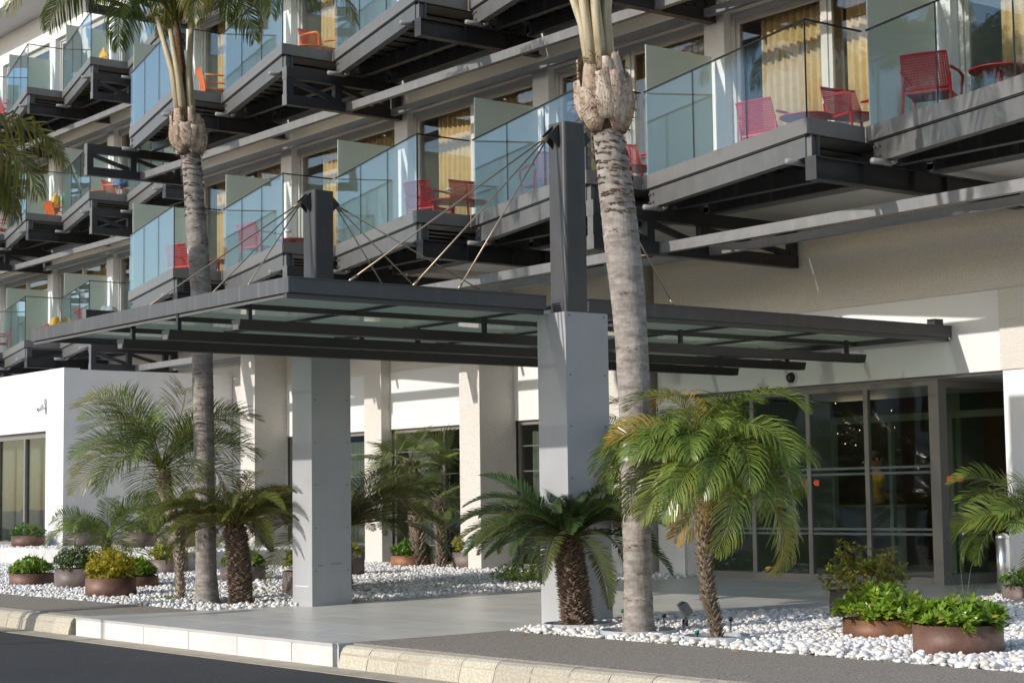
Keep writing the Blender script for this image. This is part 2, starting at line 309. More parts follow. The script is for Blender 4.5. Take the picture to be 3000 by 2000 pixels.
# kerb stones, each a block
prof = [(8.615, -.5), (8.625, -.34), (8.655, -.225), (8.68, -.185), (8.715, -.167), (8.76, -.164), (8.84, -.163), (8.84, -.5)]
def kerbrun(x0, x1, name):
    root = tag(MB().box((min(x0, x1), 8.648, -.5), (max(x0, x1), 8.83, -.23)).box((min(x0, x1), 8.70, -.23), (max(x0, x1), 8.83, -.175)).build(name, 'gutter'), kind='structure')
    L = .455; n = int(abs(x1-x0)/L); sg = 1 if x1 > x0 else -1
    me = MB(); k = len(prof)
    for xx in (.0, L-.007): me.v += [(xx, y, z) for y, z in prof]
    me.f += [tuple(range(k)), tuple(range(2*k-1, k-1, -1))] + [(i, k+i, k+(i+1) % k, (i+1) % k) for i in range(k)]
    data = me.mesh('kerb_stone', 'kerb')
    for i in range(n):
        xs = x0+sg*i*L - (L if sg < 0 else 0)
        link('kerb_stone', data, root, (xs, random.uniform(-.004, .004), random.uniform(-.003, .003)))
kerbrun(-13.74, 2.5, 'kerb'); kerbrun(-19.47, -36, 'kerb')
# entrance platform: limestone risers, metal nosing, porcelain tiles
plat = MB().prism([(-19.40, 8.72), (-13.82, 8.68), (-13.58, 10.36), (-12.3, 13.4), (-12.2, 17.3), (-18.2, 17.3), (-18.84, 10.1)], -.5, slope(-.012)).build('entrance_platform', 'grout')
tag(plat, kind='structure')
jx = [ony(x, 1880, 8.66).x for x in (228, 304, 426, 558, 701, 861, 982)]
for a, b in zip(jx[:-1], jx[1:]): box('riser_slab', (a+.005, 8.635, -.5), (b-.005, 8.70, gz(8.66)-.022), 'limestone', plat)
MB().prism([(jx[0], 8.63), (jx[-1], 8.63), (jx[-1], 8.672), (jx[0], 8.672)], slope(-.022), slope(.003)).build('nosing_strip', 'alu', plat)
tx, ty = 1.2, .6
for j in range(15):
    for i in range(8):
        x0 = -20.2+i*tx+(.0 if j % 2 == 0 else .6); y0 = 8.672+j*ty; g = .002
        p = [(x0+g, y0+g), (x0+tx-g, y0+g), (x0+tx-g, min(y0+ty, 17.29)-g), (x0+g, min(y0+ty, 17.29)-g)]
        p = clip(p, 1, -.357, 19.40+.357*8.72) if y0 < 10.2 else clip(p, 1, -.09, 18.84+.09*10.1)   # left edge
        p = clip(p, -1, .143, -13.82-.143*8.68) if y0 < 10.2 else clip(p, -1, .2, -12.75-.2*13.9)
        if len(p) >= 3: MB().prism(p, slope(-.012), slope(0)).build('floor_tile', 'tile', plat)
# raised terrace on the left
TZ = .29
ter = MB().box((-80, 14.03, -.5), (-27.43, 19.0, TZ-.03)).build('terrace', 'gravelbase'); tag(ter, kind='structure')
xx = -27.4
while xx > -46: box('retaining_slab', (xx-.594, 13.98, -.4), (xx, 14.03, TZ), 'limestone', ter); xx -= .6
yy = 14.03
while yy < 18.8: box('retaining_slab', (-27.43, yy, -.4), (-27.395, yy+.594, TZ), 'limestone', ter); yy += .6

# ------------------------------------------------------------------ pebbles
def ico(sub):
    t = (1+5**.5)/2; v = [(-1, t, 0), (1, t, 0), (-1, -t, 0), (1, -t, 0), (0, -1, t), (0, 1, t), (0, -1, -t), (0, 1, -t), (t, 0, -1), (t, 0, 1), (-t, 0, -1), (-t, 0, 1)]
    f = [(0, 11, 5), (0, 5, 1), (0, 1, 7), (0, 7, 10), (0, 10, 11), (1, 5, 9), (5, 11, 4), (11, 10, 2), (10, 7, 6), (7, 1, 8), (3, 9, 4), (3, 4, 2), (3, 2, 6), (3, 6, 8), (3, 8, 9), (4, 9, 5), (2, 4, 11), (6, 2, 10), (8, 6, 7), (9, 8, 1)]
    v = [np.array(p)/np.linalg.norm(p) for p in v]
    for _ in range(sub):
        c = {}; nf = []
        def mid(a, b):
            k = (min(a, b), max(a, b))
            if k not in c: m = v[a]+v[b]; v.append(m/np.linalg.norm(m)); c[k] = len(v)-1
            return c[k]
        for a, b, d in f: ab, bd, da = mid(a, b), mid(b, d), mid(d, a); nf += [(a, ab, da), (b, bd, ab), (d, da, bd), (ab, bd, da)]
        f = nf
    return np.array(v), np.array(f)
rng = np.random.default_rng(5)
def scatter(poly, sp, excl=()):
    poly = np.array(poly); x0, y0 = poly.min(0); x1, y1 = poly.max(0)
    gx, gy = np.meshgrid(np.arange(x0, x1, sp), np.arange(y0, y1, sp)); P = np.c_[gx.ravel(), gy.ravel()]+rng.uniform(-.55, .55, (gx.size, 2))*sp
    ins = np.zeros(len(P), bool); k = len(poly)
    for i in range(k):
        a, b = poly[i], poly[(i+1) % k]
        c = ((a[1] > P[:, 1]) != (b[1] > P[:, 1])) & (P[:, 0] < (b[0]-a[0])*(P[:, 1]-a[1])/(b[1]-a[1]+1e-12)+a[0]); ins ^= c
    for ex, ey, er in excl: ins &= ((P[:, 0]-ex)**2+(P[:, 1]-ey)**2) > er*er
    return P[ins]
def pebble_mesh(P, Z, rmin, rmax, sub, name):
    v, f = ico(sub); n = len(P); nv = len(v)
    r = rng.uniform(rmin, rmax, n)*np.where(rng.random(n) > .93, 1.35, 1); sc = np.c_[r*rng.uniform(.85, 1.35, n), r*rng.uniform(.7, 1.0, n), r*rng.uniform(.42, .75, n)]
    a, b, c = rng.uniform(0, 6.28, n), rng.normal(0, .35, n), rng.normal(0, .35, n)
    V = v[None]*sc[:, None]*(1+rng.normal(0, .05, (n, nv, 1)))
    def rot(V, i, j, t): x = V[..., i]*np.cos(t)[:, None]-V[..., j]*np.sin(t)[:, None]; y = V[..., i]*np.sin(t)[:, None]+V[..., j]*np.cos(t)[:, None]; V = V.copy(); V[..., i] = x; V[..., j] = y; return V
    V = rot(V, 0, 2, b); V = rot(V, 1, 2, c); V = rot(V, 0, 1, a)
    V += np.c_[P, Z][:, None]
    me = bpy.data.meshes.new(name); F = (f[None]+np.arange(n)[:, None, None]*nv).reshape(-1, 3)
    me.vertices.add(n*nv); me.vertices.foreach_set('co', V.reshape(-1)); m = len(F)
    me.loops.add(m*3); me.loops.foreach_set('vertex_index', F.ravel().astype(np.int32)); me.polygons.add(m)
    me.polygons.foreach_set('loop_start', np.arange(0, m*3, 3, dtype=np.int32)); me.polygons.foreach_set('loop_total', np.full(m, 3, dtype=np.int32)); me.polygons.foreach_set('use_smooth', np.ones(m, bool))
    t = np.clip(rng.normal(.94, .09, n), .6, 1.06); w = rng.random(n); col = np.c_[t, t-.02*w-.05*(w > .85), t-.04*w-.1*(w > .85), np.ones(n)]
    at = me.attributes.new('tint', 'FLOAT_COLOR', 'POINT'); at.data.foreach_set('color', np.repeat(col, nv, 0).astype(np.float32).ravel())
    me.materials.append(M['pebble']); me.update(calc_edges=True); me.validate(); return me
gP2, gC3, gD4 = G(1872, 1860), G(1695, 1840), G(2108, 1878)
gP1, gC1, gD1 = G(607, 1764), G(708, 1768), G(527, 1755)
rings = [(gP2.x, gP2.y, .36), (gC3.x-.02, gC3.y+.02, .33), (gD4.x, gD4.y, .31), (gP1.x+.03, gP1.y+.02, .33), (gC1.x, gC1.y, .34), (gD1.x, gD1.y, .2)]
bedR = [(-13.52, 10.38), (-4.5, 10.38), (-9.0, 16.6), (-12.25, 16.6), (-12.35, 13.75), (-13.5, 12.65)]
bedL = [(-36, 9.95), (-18.9, 10.02), (-18.45, 11.2), (-18.15, 17.0), (-18.3, 17.5), (-30, 17.5), (-27.4, 14), (-36, 13.97)]
tag(MB().prism([(-13.55, 10.36), (20, 10.36), (20, 17.2), (-12.2, 17.2), (-12.3, 13.7), (-13.55, 12.6)], slope(-.06), slope(-.012)).build('gravel_bed', 'gravelbase'), kind='structure')
bR = [o for o in COL.objects if o.name == 'gravel_bed'][0]
bL = tag(MB().prism([(-80, 9.92), (-18.86, 10.0), (-18.4, 11.2), (-18.1, 17.3), (-27, 17.55), (-80, 14.0)], slope(-.06), slope(-.012)).build('gravel_bed', 'gravelbase'), kind='structure')
def layer(poly, sp, r0, r1, sub, par, zf, lift):
    P = scatter(poly, sp, rings); Z = zf(P[:, 1])+lift+rng.uniform(-.012, .014, len(P))
    return tag(link('pebbles', pebble_mesh(P, Z, r0, r1, sub, 'pebbles'), par), kind='stuff')
zs = lambda y: GZ0+SL*y
layer(bedR, .041, .016, .030, 1, bR, zs, .0)
layer(bedR, .07, .018, .032, 1, bR, zs, .018)
layer(bedL, .056, .021, .036, 0, bL, zs, .0)
layer(bedL, .10, .022, .038, 0, bL, zs, .02)
layer([(-46, 14.05), (-27.5, 14.05), (-27.5, 18.9), (-34.2, 18.9), (-34.2, 15.0), (-46, 15.0)], .075, .026, .044, 0, ter, lambda y: 0*y+TZ, -.012)
pv = [pebble_mesh(np.zeros((1, 2)), np.zeros(1), .028, .042, 2, 'pebble') for _ in range(8)]
for i in range(280):
    x = random.uniform(-13.3, -7.9); y = 10.39+abs(random.gauss(0, .28))
    if any((x-a)**2+(y-b)**2 < c*c for a, b, c in rings): continue
    o = link('pebble', random.choice(pv), bR, (x, y, gz(y)+.03)); o.rotation_euler = (random.uniform(-.3, .3), random.uniform(-.3, .3), random.uniform(0, 6.28))

# ------------------------------------------------------------------ hotel
L1, L2, L3, ST = 5.0, 8.04, 11.08, 3.04
BAY = 3.55
XT = [-12.67-BAY*i for i in range(-1, 6)]          # tips, XT[0] right out of frame ... XT[6] = left end
def hotel(name, label, tips, dy, levels, trussfirst, groundy, roof):
    """tips: x of balcony tips from right to left; each balcony spans tips[k+1]..tips[k]"""
    root = thing(name, label, 'building', (tips[-1], 13.7+dy, 0)); inv = Vector((-tips[-1], -(13.7+dy), 0))
    T, I, Wl = 13.7+dy, 14.6+dy, 15.85+dy
    def B(mb, nm, m, par=None, loc=None, **k):
        o = mb.build(nm, m, par or root, **k)
        if par is None: o.location = inv if loc is None else inv+Vector(loc)
        elif loc is not None: o.location = loc
        return o
    def Lk(nm, data, par, loc): return link(nm, data, par, loc)
    d = Vector((BAY, -.9, 0)); n3 = Vector((-.9, -BAY, 0)).normalized(); e = d.normalized(); Ln = d.length
    # shared meshes, local origin at (left inner corner x, I, level)
    deck = MB().prism([(0, .04), (BAY-.04, -.86), (BAY-.04, 1.25), (0, 1.25)], -.175, -.15).mesh('balcony', 'dark')
    def along(t, off, z): p = e*t+n3*off; return (p.x, p.y, z)
    fC = MB().bar(along(.02, .0, -.08), along(Ln, .0, -.08), .03, .165).mesh('fascia', 'fascia')
    fB = MB().box((BAY-.035, -.885, -.162), (BAY, -.018, .003)).mesh('fascia', 'fascia')
    cap = MB().bar(along(.03, -.015, -.168), along(Ln-.05, -.015, -.168), .03, .02).mesh('shadow_gap', 'dark')
    ch = MB().bar(along(.1, -.03, -.29), along(Ln-.09, -.03, -.29), .02, .215).bar(along(.1, -.075, -.188), along(Ln-.09, -.075, -.188), .1, .014).bar(along(.1, -.075, -.392), along(Ln-.09, -.075, -.392), .1, .014).mesh('edge_channel', 'galv')
    bolts = MB()
    for t in (.14, .22):
        for z in (-.24, -.34): p = Vector(along(t, -.02, z)); bolts.tube([p, p+n3*.025], .014, 6)
    bolts = bolts.mesh('bolts', 'galv')
    panes = []
    for k in range(3):
        a, b = .05+k*(Ln-.09)/3, .05+(k+1)*(Ln-.09)/3
        panes.append(MB().bar(along(a+.006, -.012, .52), along(b-.006, -.012, .52), .014, 1.03).mesh('glass_panel', 'glass'))
    joints = [MB().bar(along(t, -.012, .52), along(t+.009, -.012, .52), .016, 1.03).mesh('joint_seal', 'rubber') for t in (.05+(Ln-.09)/3-.0045, .05+2*(Ln-.09)/3-.0045, Ln-.036)]
    pB = MB().box((BAY-.031, -.875, .006), (BAY-.017, -.02, 1.035)).mesh('glass_panel', 'glass')
    rail = MB().bar(along(.04, -.012, 1.045), along(Ln-.01, -.012, 1.045), .026, .016).box((BAY-.038, -.86, 1.037), (BAY-.01, -.01, 1.053)).mesh('handrail', 'rubber')
    frost = MB().box((-.007, .07, .0), (.007, 1.19, 1.66)).mesh('privacy_screen', 'frost')
    ribs = MB()
    for k in range(11): t = k/11; ribs.box((.1+t*(BAY-.3), .1-.9*t, -.2), (.17+t*(BAY-.3), 1.2, -.176))
    ribs = ribs.mesh('deck_ribs', 'dark')
    jst = MB().box((.05, -.02, -.36), (BAY-.05, 0, -.19)).box((.05, -.06, -.375), (BAY-.05, .04, -.36)).box((.05, -.06, -.19), (BAY-.05, .04, -.178)).mesh('joist', 'steel_lit')
    pipe = MB().tube([(0, .0, 0), (0, -.28, .0)], .032, 10).tube([(0, .0, .0), (.012, .06, .02), (.012, .07, .16)], .032, 10).mesh('drain_pipe', 'pvc', True)
    stub = MB().box((-.05, 0, -.40), (.05, .012, -.165)).box((-.006, .012, -.40), (.006, .11, -.165)).box((-.05, .11, -.40), (.05, .122, -.165)).mesh('stub_post', 'galv')
    def ibeam(le):
        m = MB().box((-.07, 0, -.415), (.07, le, -.40)).box((-.07, 0, -.645), (.07, le, -.63)).box((-.006, 0, -.63), (.006, le, -.415)).box((-.075, -.012, -.65), (.075, 0, -.398))
        for q in (.75, 1.55, 2.1):
            if q < le: m.box((-.065, q, -.63), (.065, q+.012, -.415))
        return m.mesh('cantilever_beam', 'beam')
    def truss(le, root2, x, L):
        tr = B(MB().box((-.06, 0, -.53), (.06, le, -.37)), 'truss', 'beam', None, (x, T+.04, L))
        Lk('chord', MB().box((-.06, 0, -.945), (.06, le, -.79)).mesh('chord', 'beam'), tr, (0, 0, 0))
        Lk('end_plate', MB().box((-.065, -.012, -.55), (.065, 0, -.36)).box((-.065, -.012, -.95), (.065, 0, -.785)).box((-.05, -.006, -.785), (.05, .0, -.55)).mesh('end_plate', 'galv'), tr, (0, 0, 0))
        vs = [0, .86, 1.76, le-.12]
        for q in vs: Lk('post', MB().box((-.05, q+.002, -.79), (.05, q+.12, -.53)).mesh('post', 'beam'), tr, (0, 0, 0))
        for a, b in zip(vs[:-1], vs[1:]):
            if b-a > .3: Lk('diagonal', MB().bar((0, a+.14, -.57), (0, b-.02, -.76), .07, .07).mesh('diagonal', 'beam'), tr, (0, 0, 0))
        return tr
    n = len(tips)-1
    bal = {}
    for L in levels:
        low = (L == L1); le = (groundy-T-.06) if low else (Wl-T-.06); ib = ibeam(le)
        for k in range(n):
            xr, xl = tips[k], tips[k+1]
            b = Lk('balcony', deck, root, inv+Vector((xl, I, L)))
            bal[(L, k)] = b
            Lk('fascia', fC, b, (0, 0, 0)); Lk('fascia', fB, b, (0, 0, 0)); Lk('shadow_gap', cap, b, (0, 0, 0)); Lk('edge_channel', ch, b, (0, 0, 0)); Lk('bolts', bolts, b, (0, 0, 0))
            for p in panes: Lk('glass_panel', p, b, (0, 0, 0))
            for p in joints: Lk('joint_seal', p, b, (0, 0, 0))
            Lk('glass_panel', pB, b, (0, 0, 0)); Lk('handrail', rail, b, (0, 0, 0)); Lk('deck_ribs', ribs, b, (0, 0, 0))
            Lk('privacy_screen', frost, b, (0, 0, 0))
            Lk('joist', jst, b, (0, .45, 0)); Lk('joist', jst, b, (0, 1.05, 0))
            Lk('drain_pipe', pipe, b, (.33, -.02, -.44)); Lk('drain_pipe', pipe, b, (BAY-.2, -.74, -.44))
            Lk('stub_post', stub, b, (BAY-.06, -.84, 0))
        for k in range(n+1):
            x = tips[k]
            if (k-trussfirst) % 2 == 0: truss(le, root, x, L)
            else: B_ = Lk('cantilever_beam', ib, root, inv+Vector((x, T+.04, L)))
        ks = [k for k in range(n+1) if (k-trussfirst) % 2 == 0]
        for k in ks:
            x0 = tips[k]; x1 = tips[k-2] if k-2 >= 0 else tips[0]
            if x1-x0 < 1: continue
            bm = MB().box((x0+.07, I+.2, L-.925), (x1-.07, I+.29, L-.80)); bm.box((x0+.06, I+.185, L-.94), (x0+.07, I+.305, L-.785)); B(bm, 'tie_beam', 'tie')
            B(MB().box((x0+.07, Wl-.24, L-.90), (x1-.07, Wl-.16, L-.80)), 'tie_beam', 'tie')
    # storeys: piers, spandrels, windows
    wz = 2.2; pw = .36
    pane1 = None
    for L in levels:
        for k in range(n+1):
            x = tips[k]; B(MB().box((x-pw/2, Wl, L-.16), (x+pw/2, Wl+.28, L+wz)), 'pier', 'white')
        for k in range(n):
            xl, xr = tips[k+1]+pw/2, tips[k]-pw/2; w = xr-xl
            B(MB().box((tips[k+1], Wl+.02, L+wz), (tips[k], Wl+.3, L+ST)), 'spandrel', 'white')
            fr = MB(); y0, y1 = Wl+.12, Wl+.2
            fr.box((0, 0, 0), (.07, .08, wz)).box((w-.07, 0, 0), (w, .08, wz)).box((.07, 0, wz-.08), (w-.07, .08, wz)).box((.07, 0, 0), (w-.07, .08, .05)).box((w*.5-.045, -.02, .05), (w*.5+.045, .08, wz-.08))
            wd = B(fr, 'window', 'alu', None, (xl, y0, L))
            for a, b, yy in ((.07, w*.5-.045, .05), (w*.5+.045, w-.07, .02)):
                Lk('sash', MB().box((a, yy-.02, .05), (a+.06, yy+.02, wz-.08)).box((b-.06, yy-.02, .05), (b, yy+.02, wz-.08)).box((a+.06, yy-.02, wz-.15), (b-.06, yy+.02, wz-.08)).box((a+.06, yy-.02, .05), (b-.06, yy+.02, .12)).mesh('sash', 'alu'), wd, (0, 0, 0))
                Lk('pane', MB().box((a+.061, yy-.006, .121), (b-.061, yy+.006, wz-.151)).mesh('pane', 'pane'), wd, (0, 0, 0))
            # storeroom of light behind: party walls, back wall
        rm = MB()
        for k in range(n+1): rm.box((tips[k]-.09, Wl+.29, L), (tips[k]+.09, Wl+4.2, L+ST-.22))
        rm.box((tips[-1], Wl+4.2, L), (tips[0], Wl+4.4, L+ST)); B(rm, 'room_walls', 'room')
        B(MB().box((tips[-1], Wl+.02, L-.22), (tips[0], Wl+4.4, L-.02)), 'floor_slab', 'white')
    z1 = levels[-1]+ST
    B(MB().box((tips[-1]-.2, Wl-roof, z1), (tips[0]+.2, Wl+6, z1+.55)), 'roof', 'white')
    B(MB().box((tips[-1]-.2, Wl+.02, L1), (tips[-1], Wl+6, z1)), 'end_wall', 'white')
    return root, inv, B, bal, (T, I, Wl)

near, ninv, NB, nbal, (nT, nI, nW) = hotel('hotel_building', 'white hotel wing with zigzag glass balconies on dark steel trusses above the entrance', XT, 0, (L1, L2, L3), 2, 17.24, .6)
XF = [-33.45+BAY] + [-33.45-BAY*i for i in range(0, 6)]
XF = XF[1:]
far, finv, FB, fbal, (fT, fI, fW) = hotel('hotel_wing', 'set back hotel wing with zigzag glass balconies behind the low white block', XF, 3.1, (L1, L2, L3), 1, 18.95, 1.15)
# ground floor of the near wing
YW = 17.25
def pb(nm, a, b, m): return NB(MB().box(a, b), nm, m)
pb('upper_wall', (-19.0, YW, 3.47), (-6, YW+.3, 4.96), 'stucco')
pb('white_panel', (-18.95, YW-.004, 2.52), (-13.02, YW+.3, 3.465), 'panelwhite')
pb('wall', (-19.0, YW, -.1), (-18.47, YW+.3, 2.515), 'panelwhite')
pb('pier', (-13.015, YW-.05, 2.52), (-6, YW+.5, 3.46), 'stucco')
pb('pier', (-13.0, YW-.03, -.1), (-6, YW+.5, 2.515), 'white')
for xc in (-30.1, -23.0, -19.4):
    pb('pier', (xc-.27, 16.9, -.1), (xc+.27, 17.62, 4.62), 'stucco')
    pb('soffit_beam', (xc-.27, 15.9, 4.62), (xc+.27, 17.62, 4.78), 'stucco')
pb('pier', (-26.82, 17.4, -.1), (-26.28, 17.62, 4.62), 'stucco')
for xa, xb in ((-29.83, -26.82), (-26.28, -23.27), (-22.73, -19.67)):
    pb('upper_wall', (xa, 17.6, 3.35), (xb, 17.8, 4.78), 'stucco')
    pb('white_panel', (xa, 17.595, 2.35), (xb, 17.8, 3.348), 'panelwhite')
    w = xb-xa
    fr = MB().box((0, 0, 2.26), (w, .08, 2.345)).box((0, 0, .0), (.06, .08, 2.26)).box((w-.06, 0, 0), (w, .08, 2.26)).box((.06, 0, 0), (w-.06, .08, .07)).box((w*.5-.03, 0, .07), (w*.5+.03, .08, 2.26))
    wd = NB(fr, 'window', 'door_alu', None, (xa, 17.66, .02))
    for a, b in ((.06, w*.5-.03), (w*.5+.03, w-.06)): link('pane', MB().box((a, .03, .07), (b, .045, 2.26)).mesh('pane', 'darkpane'), wd, (0, 0, 0))
    for z in (.32, .72, 1.12, 1.52, 1.92): link('etched_band', MB().box((.06, .024, z), (w-.06, .029, z+.016)).mesh('etched_band', 'band'), wd, (0, 0, 0))
    pb('sill', (xa, 17.6, -.1), (xb, 17.9, .02), 'gutter')
pb('first_floor_slab', (-30.42, 15.9, 4.78), (-6, 24, 4.975), 'stucco')
pb('soffit_panel', (-30.3, 16.2, 4.70), (-6, 17.3, 4.779), 'panelwhite')
pb('end_wall', (-30.42, 17.62, -.1), (-30.3, 24, 4.78), 'white')
# lobby
pb('lobby_floor', (-30.3, YW+.02, -.2), (-6, 27, .012), 'tile')
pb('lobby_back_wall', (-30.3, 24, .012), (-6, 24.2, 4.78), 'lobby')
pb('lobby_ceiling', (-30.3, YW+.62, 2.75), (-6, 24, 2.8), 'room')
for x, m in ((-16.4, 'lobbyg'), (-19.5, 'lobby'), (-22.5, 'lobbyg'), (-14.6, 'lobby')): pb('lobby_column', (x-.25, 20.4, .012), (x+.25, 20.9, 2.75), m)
pb('lobby_screen_wall', (-12.9, 18.6, .012), (-12.7, 24, 2.75), 'lobbyg')
# automatic door vestibule
ves = thing('entrance_vestibule', 'glazed automatic sliding door vestibule in brown grey frames below the white panel', 'entrance', (-18.45, 17.32, 0)); vi = Vector((18.45, -17.32, 0))
def V(mb, nm, m, par=None):
    o = mb.build(nm, m, par or ves); o.location = vi if par is None else (0, 0, 0); return o
yv = 17.32; zt = 2.47
mx_ = [ony(x, 1400, yv).x for x in (2046, 2207, 2371, 2542, 2735)]
V(MB().box((-18.47, yv-.03, .012), (mx_[0], yv+.09, zt)), 'post', 'alu')
V(MB().box((mx_[-1], yv-.05, .012), (mx_[-1]+.15, yv+.1, zt)), 'post', 'door_alu')
V(MB().box((mx_[0], yv, zt-.06), (mx_[-1], yv+.06, zt)), 'head_rail', 'door_alu')
V(MB().box((mx_[0], yv, .012), (mx_[-1], yv+.06, .10)), 'bottom_rail', 'door_alu')
for i in range(4):
    a, b = mx_[i], mx_[i+1]
    lf = V(MB().box((a, yv-.008, .10), (a+.035, yv+.05, zt-.06)).box((b-.035, yv-.006, .10), (b, yv+.05, zt-.06)), 'door_leaf', 'door_alu')
    V(MB().box((a+.035, yv+.015, .10), (b-.035, yv+.03, zt-.06)), 'pane', 'doorglass', lf)
    for z in (.60, .66, 1.35, 1.42): V(MB().box((a+.036, yv+.008, z), (b-.036, yv+.012, z+.03)), 'etched_band', 'band', lf)
def stick(px_, py_, flip):
    P = ony(px_, py_, yv+.01); w, h = .1, .07; s = -1 if flip else 1
    m = MB().prism([(0, 0), (w*.75, 0), (w, h/2), (w*.75, h), (0, h)], 0, .003)
    m.v = [(P.x+s*(v[0]-w/2), P.y-.006+v[2], P.z+v[1]-h/2) for v in m.v]; V(m, 'sticker', 'sticker')
stick(2357, 1413, False); stick(2392, 1414, True); stick(2785, 1402, False); stick(2812, 1401, True)
# side return and inner door of the vestibule
sx = mx_[-1]+.15
V(MB().box((sx-.08, yv+.1, zt-.09), (sx, 20.2, zt)).box((sx-.08, yv+.1, .012), (sx, 20.2, .14)).box((sx-.08, 18.75, .14), (sx, 18.81, zt-.09)), 'side_frame', 'door_alu')
V(MB().box((sx-.045, yv+.1, .14), (sx-.03, 18.75, zt-.09)), 'pane', 'doorglass'); V(MB().box((sx-.045, 18.81, .14), (sx-.03, 20.2, zt-.09)), 'pane', 'doorglass')
inn = MB().box((-18.4, 20.2, 2.15), (sx, 20.28, 2.25))
for x in (-18.4, -17.3, -16.2, -15.1, sx-.06): inn.box((x, 20.2, .012), (x+.06, 20.28, 2.15))
V(inn, 'inner_door_frame', 'lobbyg')
V(MB().box((-18.47, yv+.06, .0), (-18.4, 20.2, zt)), 'side_wall', 'lobbyg')
pb('recess_soffit', (-18.47, YW+.31, 2.50), (-13.0, 20.5, 2.56), 'panelwhite')
# far wing ground floor and the low white block
FB(MB().box((XF[-1], 18.95, -.1), (-30.43, 19.2, 4.78)), 'wall', 'stucco')
FB(MB().box((XF[-1], 18.95, 4.70), (-30.43, 24, 4.97)), 'floor_slab', 'stucco')
wdf = FB(MB().box((-33.2, 18.92, .3), (-31.3, 18.945, 2.5)).box((-33.2, 18.9, 2.5), (-31.3, 18.945, 2.6)), 'window', 'door_alu')
link('pane', MB().box((-33.1, 18.91, .4), (-31.4, 18.918, 2.45)).mesh('pane', 'doorglass'), wdf, (0, 0, 0))
bx0 = thing('low_white_block', 'low plain white block with a wide sliding window and curtain on the raised terrace', 'building', (-34.4, 15.09, TZ)); bi = Vector((34.4, -15.09, -TZ))
def BB(mb, nm, m): o = mb.build(nm, m, bx0); o.location = bi; return o
zt2 = 3.86; wl = ony(133, 1400, 15.09).x; wr = wl-4.2
BB(MB().box((wl, 15.09, TZ-.1), (-34.4, 15.4, zt2)), 'wall', 'white'); BB(MB().box((-70, 15.09, TZ-.1), (wr, 15.4, zt2)), 'wall', 'white')
BB(MB().box((wr, 15.09, 2.64), (wl, 15.4, zt2)), 'wall', 'white'); BB(MB().box((-34.7, 15.4, TZ-.1), (-34.4, 18.94, zt2)), 'wall', 'white')
BB(MB().box((-70, 15.4, zt2-.3), (-34.7, 18.94, zt2-.1)), 'roof', 'white')
BB(MB().box((-70, 15.086, zt2), (-34.39, 15.43, zt2+.03)), 'parapet_cap', 'white')
wf = MB(); w = wl-wr
wf.box((0, 0, 2.22), (w, .1, 2.35)).box((w-.07, 0, 0), (w, .1, 2.22)).box((0, 0, 0), (w-.07, .1, .06))
for q in (1.38, 2.86): wf.box((w-q, -.01, .06), (w-q+.08, .1, 2.22))
wbx = wf.build('window', 'door_alu', bx0); wbx.location = bi+Vector((wr, 15.2, TZ))
for a, b in ((w-1.30, w-.07), (w-2.78, w-1.38), (.0, w-2.86)): link('pane', MB().box((a, .04, .06), (b, .055, 2.22)).mesh('pane', 'darkpane'), wbx)
BB(MB().box((-60, 17.6, TZ), (-34.7, 17.7, zt2-.3)), 'back_wall', 'lobby')

# ------------------------------------------------------------------ entrance canopy (one structure: columns, masts, rods, frame, glass)
CX0, CX1, CY0, CY1, CZB, CZT = -19.36, -13.70, 8.10, 17.20, 2.95, 3.09
can = thing('entrance_canopy', 'dark steel and glass entrance canopy hung by rods from two masts on grey columns', 'canopy', (-16.5, 11.3, gz(11.3)))
ci = -can.location
def K(mb, nm, m, par=None, **k):
    o = mb.build(nm, m, par or can, **k); o.location = ci if par is None else (0, 0, 0); return o
K(MB().box((CX0, CY0, CZB), (CX1, CY0+.012, CZT)).box((CX0, CY0+.012, CZT-.012), (CX1, CY0+.12, CZT)).box((CX0, CY0+.012, CZB), (CX1-.02, CY0+.14, CZB+.012)), 'edge_beam', 'steel_lit')
K(MB().box((CX0, CY0+.03, CZB-.035), (CX1-.06, CY0+.05, CZB)), 'drip_lip', 'galv')
for y0, y1 in ((CY0+.012, 11.02), (11.58, CY1)):
    K(MB().box((CX1-.012, y0, CZB), (CX1, y1, CZT-.012)).box((CX1-.11, y0, CZT-.012), (CX1+.012, y1, CZT)).box((CX1-.11, y0, CZB), (CX1-.012, y1, CZB+.012)).box((CX1-.1, y0, CZB-.045), (CX1-.045, y1, CZB)), 'edge_beam', 'steel')
K(MB().box((CX0, CY0+.13, CZB), (CX0+.012, CY1, CZT)).box((CX0+.012, CY0+.13, CZT-.012), (CX0+.11, CY1, CZT)), 'edge_beam', 'steel')
K(MB().box((CX0+.02, CY1-.05, CZB), (CX1-.12, CY1, CZT-.03)), 'edge_beam', 'steel')
npx, npy = 4, 6
px_ = [CX0+.1+(CX1-CX0-.22)*i/npx for i in range(npx+1)]; py_ = [CY0+.15+(CY1-CY0-.2)*i/npy for i in range(npy+1)]
for x in px_[1:-1]: K(MB().box((x-.03, CY0+.15, CZB+.005), (x+.03, CY1-.05, CZB+.055)), 'purlin', 'steel')
for y in py_[1:-1]: K(MB().box((px_[0], y-.015, CZB+.03), (px_[-1], y+.015, CZB+.058)), 'glazing_bar', 'dark')
for i in range(npx):
    for j in range(npy): K(MB().box((px_[i]+.008, py_[j]+.008, CZB+.06), (px_[i+1]-.008, py_[j+1]-.008, CZB+.075)), 'glass_panel', 'roofglass')
